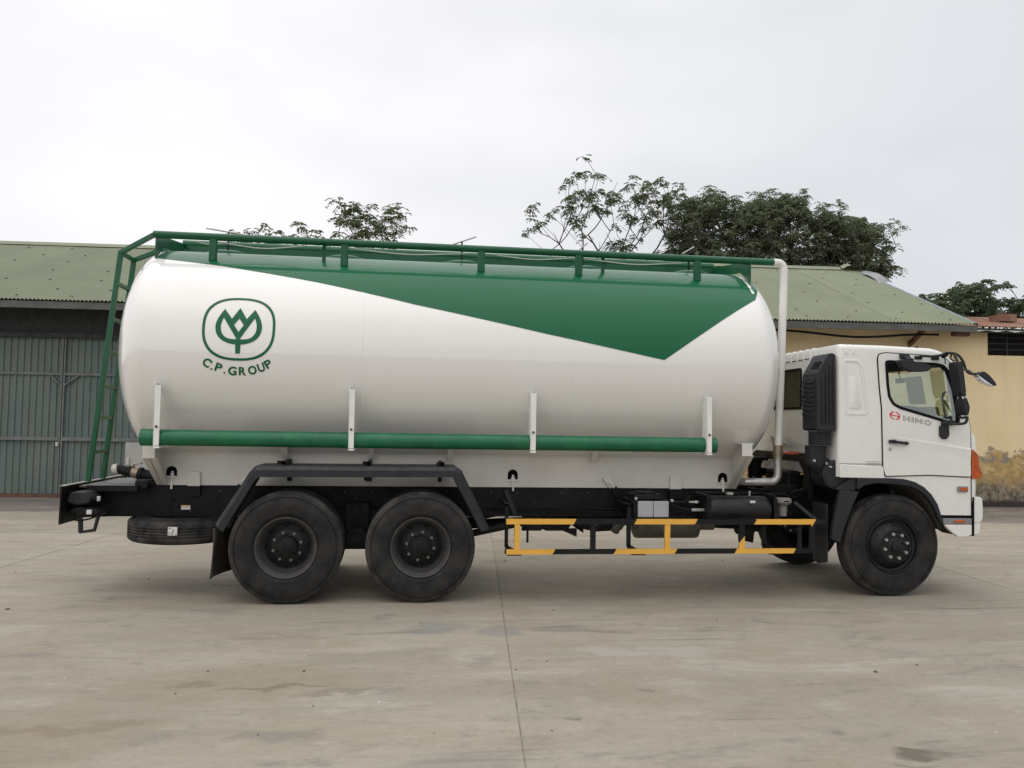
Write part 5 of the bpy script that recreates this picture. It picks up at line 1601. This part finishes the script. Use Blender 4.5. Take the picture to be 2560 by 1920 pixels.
# doors (both sides): plate with window hole, rubber seal behind it, window rubber, glass
dp = rounded([(5.246, 2.60), (5.262, 2.645), (5.332, 2.660), (6.010, 2.640), (6.085, 2.60), (6.205, 2.42), (6.27, 2.22), (6.312, 2.03), (6.352, 1.838), (6.350, 1.64), (6.352, 1.300), (5.85, 1.318), (5.325, 1.300), (5.301, 1.40), (5.291, 2.05), (5.266, 2.28)], .025, 3)
sl_ = inset(dp, -.011)
for s in (0, 1):
    def yy(a, b):
        return (a, b) if not s else (far(b), far(a))
    d = part(solid_plate([dp, win], *yy(-.002, .011), 'door', M['cab_white']), 'door', None, TR, bevel=.004)
    part(solid_plate([sl_, inset(dp, .004)], *yy(.005, .0119), 'door_seal', M['seal']), 'door_seal', None, d)
    part(solid_plate([win, inset(win, .030)], *yy(-.009, .03), 'window_seal', M['seal']), 'window_seal', None, d, bevel=.005)
    part(solid_plate([inset(win, .026)], *yy(.008, .012), 'window_glass', M['glass'], 0), 'window_glass', None, d)
    # crease across the door and its lower edge
    cr = MB().add([(5.46, yy(-.002, 0)[0] if not s else far(-.002), 1.735), (6.352, far(-.002) if s else -.002, 1.622), (6.352, far(-.010) if s else -.010, 1.598), (5.46, far(-.0045) if s else -.0045, 1.722), (6.352, far(-.002) if s else -.002, 1.50), (5.46, far(-.002) if s else -.002, 1.64)],
                  [(0, 1, 2, 3), (3, 2, 4, 5)])
    part(cr, 'door_crease', M['cab_white'], d, smooth=0)
    hy = -.03 if not s else far(-.03)
    part(MB().tube([(5.355, hy, 1.681), (5.42, hy, 1.680), (5.44, hy, 1.676), (5.535, hy, 1.667), (5.55, hy, 1.665), (5.575, hy, 1.662)], [.019, .023, .016, .014, .022, .017], 10), 'door_handle', M['black_plastic'], d)
    hb = yy(-.0035, -.0005)
    part(MB().prism(rounded([(5.425, 1.632), (5.53, 1.628), (5.54, 1.71), (5.50, 1.722), (5.43, 1.722), (5.42, 1.70)], .02, 4), *hb), 'handle_cup', simple('cup_shade', (.60, .595, .56), .35), d, smooth=0)
    part(MB().disc((5.379, -.004 if not s else far(-.004), 1.597), .017, 'y', .012, 16), 'key_lock', M['nut_steel'], d)
    if not s:
        # red ring mark and outlined name on the door
        def slant(px, pz, base=(5.438, 1.967), k=-.155):
            return (base[0] + px, base[1] + pz + px * k)
        ringo, ringi = [], []
        for q in range(48):
            t = 2 * PI * q / 48
            ringo.append((.064 * math.cos(t), .045 * math.sin(t)))
        def seg(t0, t1, n=16, ro=(.064, .046), ri=(.050, .034)):
            o_ = [(ro[0] * math.cos(t), ro[1] * math.sin(t)) for t in [t0 + (t1 - t0) * k / n for k in range(n + 1)]]
            i_ = [(ri[0] * math.cos(t), ri[1] * math.sin(t)) for t in [t0 + (t1 - t0) * k / n for k in range(n + 1)]]
            return o_ + i_[::-1]
        marks = [seg(1.75, 4.55), seg(-1.40, 1.40), [(-.054, -.006), (.054, -.006), (.054, .006), (-.054, .006)],
                 seg(2.35, 3.0, 8, (.048, .032), (.040, .026)), seg(-.79, -.14, 8, (.048, .032), (.040, .026))]
        mk = MB()
        for mpoly in marks:
            mk.prism([slant(a, b) for a, b in mpoly], -.0042, -.0022)
        part(mk, 'door_emblem', M['red_print'], d, smooth=0)
        for q, ch in enumerate('HINO'):
            cxl = (5.580, 5.653, 5.725, 5.833)[q]
            vs_, fs_ = flat2d(None, ch, .088, .0052)
            xo = (max(p[0] for p in vs_) + min(p[0] for p in vs_)) / 2
            xw = max(p[0] for p in vs_) - min(p[0] for p in vs_)
            sxx = {'H': .084, 'I': .028, 'N': .088, 'O': .086}[ch] / xw
            zo = (max(p[1] for p in vs_) + min(p[1] for p in vs_)) / 2

            def outline_letter(vs_, fs_, grow, y):
                def fn(x, z):
                    px, pz = (x - xo) * sxx, (z - zo) * .80
                    return (cxl + px, y, 1.944 + pz + (cxl + px - 5.533) * -.165)
                return fn
            part(sheet(vs_, fs_, outline_letter(vs_, fs_, 0, -.0026), 'letter', M['grey_print']), 'letter', None, d)
            vi, fi = flat2d(None, ch, .088, -.0016)
            part(sheet(vi, fi, outline_letter(vi, fi, 0, -.0034), 'letter_fill', M['cab_white']), 'letter_fill', None, d)
    # grab bars seen through the glass
    gy = .09 if not s else far(.09)
    part(MB().tube(smooth_path([(5.50, gy, 2.055), (5.62, gy, 2.06), (5.78, gy, 2.045), (5.88, gy, 1.985), (5.98, gy, 1.90)], 5), .026, 10), 'grab_bar', M['black_plastic'], d)
    part(MB().tube(smooth_path([(6.16, gy, 2.245), (6.11, gy, 2.24), (6.085, gy, 2.20), (6.10, gy, 2.05), (6.12, gy, 1.985), (6.18, gy, 1.97)], 5), .014, 8), 'grab_bar', M['grey_plastic'], d)
    # black pad at the mirror foot
    pd = yy(-.030, .0)
    part(MB().prism(rounded([(6.000, 1.915), (6.072, 1.915), (6.082, 1.755), (6.045, 1.712), (5.985, 1.722), (5.962, 1.76), (5.962, 1.86), (6.0, 1.875)], .025, 4), *pd), 'mirror_pad', M['black_plastic'], d, bevel=.01)

# mirrors
for s in (0, 1):
    def yy(a, b):
        return (a, b) if not s else (far(b), far(a))
    F = (lambda y: y) if not s else far
    mr = empty('side_mirror', (6.1, F(-.15), 2.2), parent=TR)
    part(MB().prism(rounded([(6.035, 2.568), (6.085, 2.574), (6.098, 2.530), (6.132, 2.240), (6.120, 2.186), (6.098, 2.192), (6.072, 2.23), (6.030, 2.53)], .02, 4), *yy(-.24, -.08)), 'mirror_housing', M['black_plastic'], mr, bevel=.025, seg=3)
    part(MB().prism(rounded([(6.115, 2.156), (6.140, 2.168), (6.175, 2.080), (6.165, 2.000), (6.135, 1.972), (6.11, 2.03), (6.100, 2.10)], .02, 4), *yy(-.24, -.08)), 'mirror_housing', M['black_plastic'], mr, bevel=.025, seg=3)
    part(MB().tube(smooth_path([(6.13, F(-.12), 1.97), (6.17, F(-.12), 1.955), (6.215, F(-.12), 1.965), (6.215, F(-.12), 1.915), (6.18, F(-.10), 1.89), (6.06, F(-.03), 1.885)], 5), .015, 8), 'mirror_bracket', M['black_steel'], mr)
    part(MB().tube([(6.10, F(-.14), 2.58), (6.095, F(-.10), 2.655)], .016, 8).tube([(6.115, F(-.15), 2.20), (6.125, F(-.15), 2.15)], .02, 8).tube([(6.185, F(-.14), 2.22), (6.20, F(-.14), 2.14)], .012, 8), 'mirror_arm', M['black_steel'], mr)
    part(MB().box(6.105, 6.15, *yy(-.255, -.251), 2.172, 2.19), 'mirror_tag', M['label_white'], mr, smooth=0)
    part(MB().box(5.988, 6.135, *yy(-.055, .0), 1.872, 1.925), 'mirror_foot', M['black_plastic'], mr, bevel=.01)
# kerb mirror over the near door window, front mirror with its arm
km = empty('kerb_mirror', (5.55, -.15, 2.52), parent=TR)
part(MB().prism(rounded([(5.37, 2.572), (5.47, 2.575), (5.708, 2.530), (5.748, 2.484), (5.708, 2.453), (5.535, 2.445), (5.435, 2.478), (5.39, 2.53)], .02, 4), -.20, -.11), 'mirror_housing', M['black_plastic'], km, bevel=.025, seg=3)
part(MB().prism([(5.488, 2.656), (5.60, 2.654), (5.636, 2.60), (5.50, 2.598)], -.03, -.002), 'mirror_mount', M['black_plastic'], km, bevel=.008)
part(MB().tube([(5.55, -.03, 2.61), (5.55, -.15, 2.575)], .022, 10), 'mirror_stalk', M['black_plastic'], km)
fm = empty('front_mirror', (6.65, .2, 2.42), parent=TR)
for x0 in (5.672, 5.875):
    part(MB().box(x0, x0 + .094, -.026, -.002, 2.598, 2.640), 'arm_foot', M['black_plastic'], fm, bevel=.012)
part(MB().tube(smooth_path([(5.715, -.04, 2.640), (5.82, -.09, 2.630), (5.922, -.10, 2.644), (5.997, -.10, 2.668), (6.086, -.09, 2.672), (6.175, -.06, 2.650), (6.255, -.02, 2.592), (6.36, .06, 2.49), (6.49, .16, 2.455), (6.60, .20, 2.46)][:8] + [(6.48, .14, 2.465), (6.58, .19, 2.47)], 5), .015, 10), 'mirror_arm', M['black_steel'], fm)
part(MB().tube(smooth_path([(6.16, -.14, 2.49), (6.30, -.06, 2.485), (6.45, .10, 2.475), (6.60, .20, 2.47)], 5), [.010] * 15 + [.012], 8), 'mirror_arm', M['black_steel'], fm)
part(MB().tube(smooth_path([(5.92, -.10, 2.645), (5.99, -.08, 2.61), (6.04, -.02, 2.56)], 5), .006, 6).tube([(6.07, -.09, 2.67), (6.045, -.1, 2.61), (6.08, -.12, 2.58)], .009, 6), 'mirror_cable', M['seal'], fm)
for x, z in ((5.99, 2.662), (5.975, 2.64)):
    part(MB().tube([(x - .03, -.10, z - .01), (x + .02, -.10, z + .006)], .020, 8), 'arm_clip', M['seal'], fm)
part(MB().prism(rounded([(6.565, 2.480), (6.60, 2.474), (6.640, 2.502), (6.668, 2.495), (6.725, 2.455), (6.790, 2.385), (6.812, 2.345), (6.796, 2.335), (6.70, 2.395)], .012, 3), .16, .25), 'mirror_housing', M['black_plastic'], fm, bevel=.012)
part(MB().prism([(6.567, 2.474), (6.70, 2.389), (6.790, 2.331), (6.75, 2.334), (6.66, 2.37), (6.60, 2.415)], .165, .245), 'mirror_glass', M['mirror_glass'], fm, bevel=.006)

# corner, lamps, bumper, front face
part(MB().box(6.3575, 6.365, .006, .0135, .875, 1.80), 'corner_seam', M['seal'], cab, smooth=0)
for s in (0, 1):
    def yy(a, b):
        return (a, b) if not s else (far(b), far(a))
    tl = part(MB().prism(rounded([(6.364, 1.606), (6.388, 1.600), (6.440, 1.548), (6.456, 1.40), (6.482, 1.345), (6.470, 1.30), (6.440, 1.274), (6.362, 1.280)], .012, 3), *yy(-.004, .16)), 'turn_lamp', M['orange_lens'], TR, bevel=.012, seg=3)
    for k in range(6):
        z = 1.42 + k * .028
        a_, b_ = yy(-.010, -.003)
        part(MB().prism([(6.380, z), (6.436 - k * .004, z - .006), (6.434 - k * .004, z + .004), (6.380, z + .010)], a_, b_), 'lens_rib', M['orange_lens'], tl, bevel=.003)
    a_, b_ = yy(-.009, -.002)
    part(MB().disc((6.425, (a_ + b_) / 2, 1.345), .032, 'y', .008, 8), 'lens_boss', M['orange_lens'], tl)
    mk = part(MB().box(6.189, 6.313, *yy(-.010, .012), 1.128, 1.192), 'side_marker', M['grey_plastic'], TR, bevel=.008)
    part(MB().box(6.212, 6.300, *yy(-.014, -.0095), 1.142, 1.180), 'marker_lens', M['orange_lens'], mk, bevel=.003)
    bs = part(MB().prism([(6.017, .772), (6.360, .770), (6.360, .835), (6.010, .835)], *yy(.004, .30)), 'bumper_strip', M['grey_plastic'], TR, bevel=.004)
    part(MB().prism([(6.137, .790), (6.273, .788), (6.273, .815), (6.137, .817)], *yy(-.004, .0035)), 'marker_lens', M['orange_lens'], bs, bevel=.003)
    part(MB().prism(rounded([(6.019, .766), (6.357, .766), (6.357, .653), (6.30, .636), (6.194, .630), (6.110, .689)], .01, 2), *yy(.002, .05)), 'bumper_corner', M['cab_white'], TR, bevel=.008)
    part(MB().prism([(6.03, .768), (6.35, .768), (6.35, .66), (6.2, .645), (6.12, .70)], *yy(.052, .30)), 'bumper_shade', M['dark_parts'], TR, smooth=0)  # added dark piece: shade under the bumper corner put into the colour
part(MB().prism([(6.0, .836), (6.36, .836), (6.36, .8675), (5.99, .8675)], .03, WB - .03), 'bumper_gap', M['seal'], TR, smooth=0)
part(MB().prism([(6.361, .64), (6.394, .64), (6.40, 1.07), (6.375, 1.075), (6.361, .87)], .012, WB - .012), 'bumper_back', M['seal'], TR, smooth=0)
bp = part(MB().prism(rounded([(6.402, 1.078), (6.490, 1.070), (6.512, 1.055), (6.522, .95), (6.518, .83), (6.485, .782), (6.402, .780)], .015, 3), .03, WB - .03), 'bumper', M['cab_white'], TR, bevel=.05, seg=4)
part(MB().prism(rounded([(6.398, .777), (6.482, .779), (6.492, .755), (6.468, .655), (6.396, .650)], .012, 3), .03, WB - .03), 'bumper', M['cab_white'], TR, bevel=.04, seg=4)
part(MB().box(6.45, 6.475, .35, WB - .35, 1.10, 1.45), 'grille', M['black_plastic'], cab, bevel=.01)

# wheel arches: black rim, liner, rear guard piece, flap
ao = [(4.985, 1.178), (4.998, 1.274), (5.297, 1.2765), (5.549, 1.266), (5.682, 1.233), (5.784, 1.180), (5.872, 1.099), (5.945, .990), (5.985, .872), (6.014, .765)]
ai = [(5.005, 1.146), (5.072, 1.195), (5.222, 1.220), (5.447, 1.211), (5.62, 1.188), (5.715, 1.145), (5.794, 1.090), (5.899, .965), (5.955, .828), (6.030, .716)]
for s in (0, 1):
    def yy(a, b):
        return (a, b) if not s else (far(b), far(a))
    wa = empty('wheel_arch', (5.45, yy(.2, .2)[0], 1.1), parent=TR)
    part(MB().prism(ao + ai[::-1], *yy(-.006, .05)), 'arch_rim', M['black_plastic'], wa, bevel=.006)
    ln = MB()
    a_, b_ = yy(.05, .62)
    n = len(ai)
    ln.add([(x, a_, z) for x, z in ai] + [(x, b_, z) for x, z in ai], [(i, i + 1, n + i + 1, n + i) for i in range(n - 1)])
    part(ln, 'arch_liner', M['rubber_flap'], wa, smooth=60)
    gpoly = [(4.795, 1.130), (5.015, 1.128), (4.945, .992), (4.880, .840), (4.822, .680), (4.790, .568), (4.690, .607), (4.72, .80), (4.765, 1.0)]
    part(MB().prism(rounded(gpoly, .01, 2), *yy(.0, .06)), 'rear_guard', M['black_plastic'], wa, bevel=.012)
    part(MB().prism([(4.76, 1.15), (4.95, 1.28), (5.01, 1.275), (4.985, 1.13), (4.82, 1.12)], *yy(.03, .07)), 'guard_link', M['black_plastic'], wa, bevel=.008)
    li = MB()
    pl = [(5.01, 1.13), (4.94, .99), (4.87, .84), (4.81, .68), (4.78, .56)]
    a_, b_ = yy(.06, .42)
    li.add([(x, a_, z) for x, z in pl] + [(x, b_, z) for x, z in pl], [(i, i + 1, 6 + i, 5 + i) for i in range(4)])
    part(li, 'guard_liner', M['dark_parts'], wa, smooth=60)
    fpl = MB().prism_yz([(.10, .98), (.42, .98), (.42, .33), (.30, .30), (.10, .345)], 4.69, 4.70) if not s else MB().prism_yz([(far(.10), .98), (far(.42), .98), (far(.42), .33), (far(.10), .345)], 4.69, 4.70)
    part(fpl, 'mud_flap', simple('flap_black', (.02, .02, .02), .7, var=.3, dirt=.2, dirtcol=(.06, .055, .05)), wa, smooth=0)
    ribs = MB()
    for k in range(9):
        yb = .13 + k * .032
        a_, b_ = yy(yb, yb + .012)
        ribs.box(4.684, 4.6895, a_, b_, .62, .975)
    part(ribs, 'flap_ribs', M['black_plastic'], wa, smooth=0)
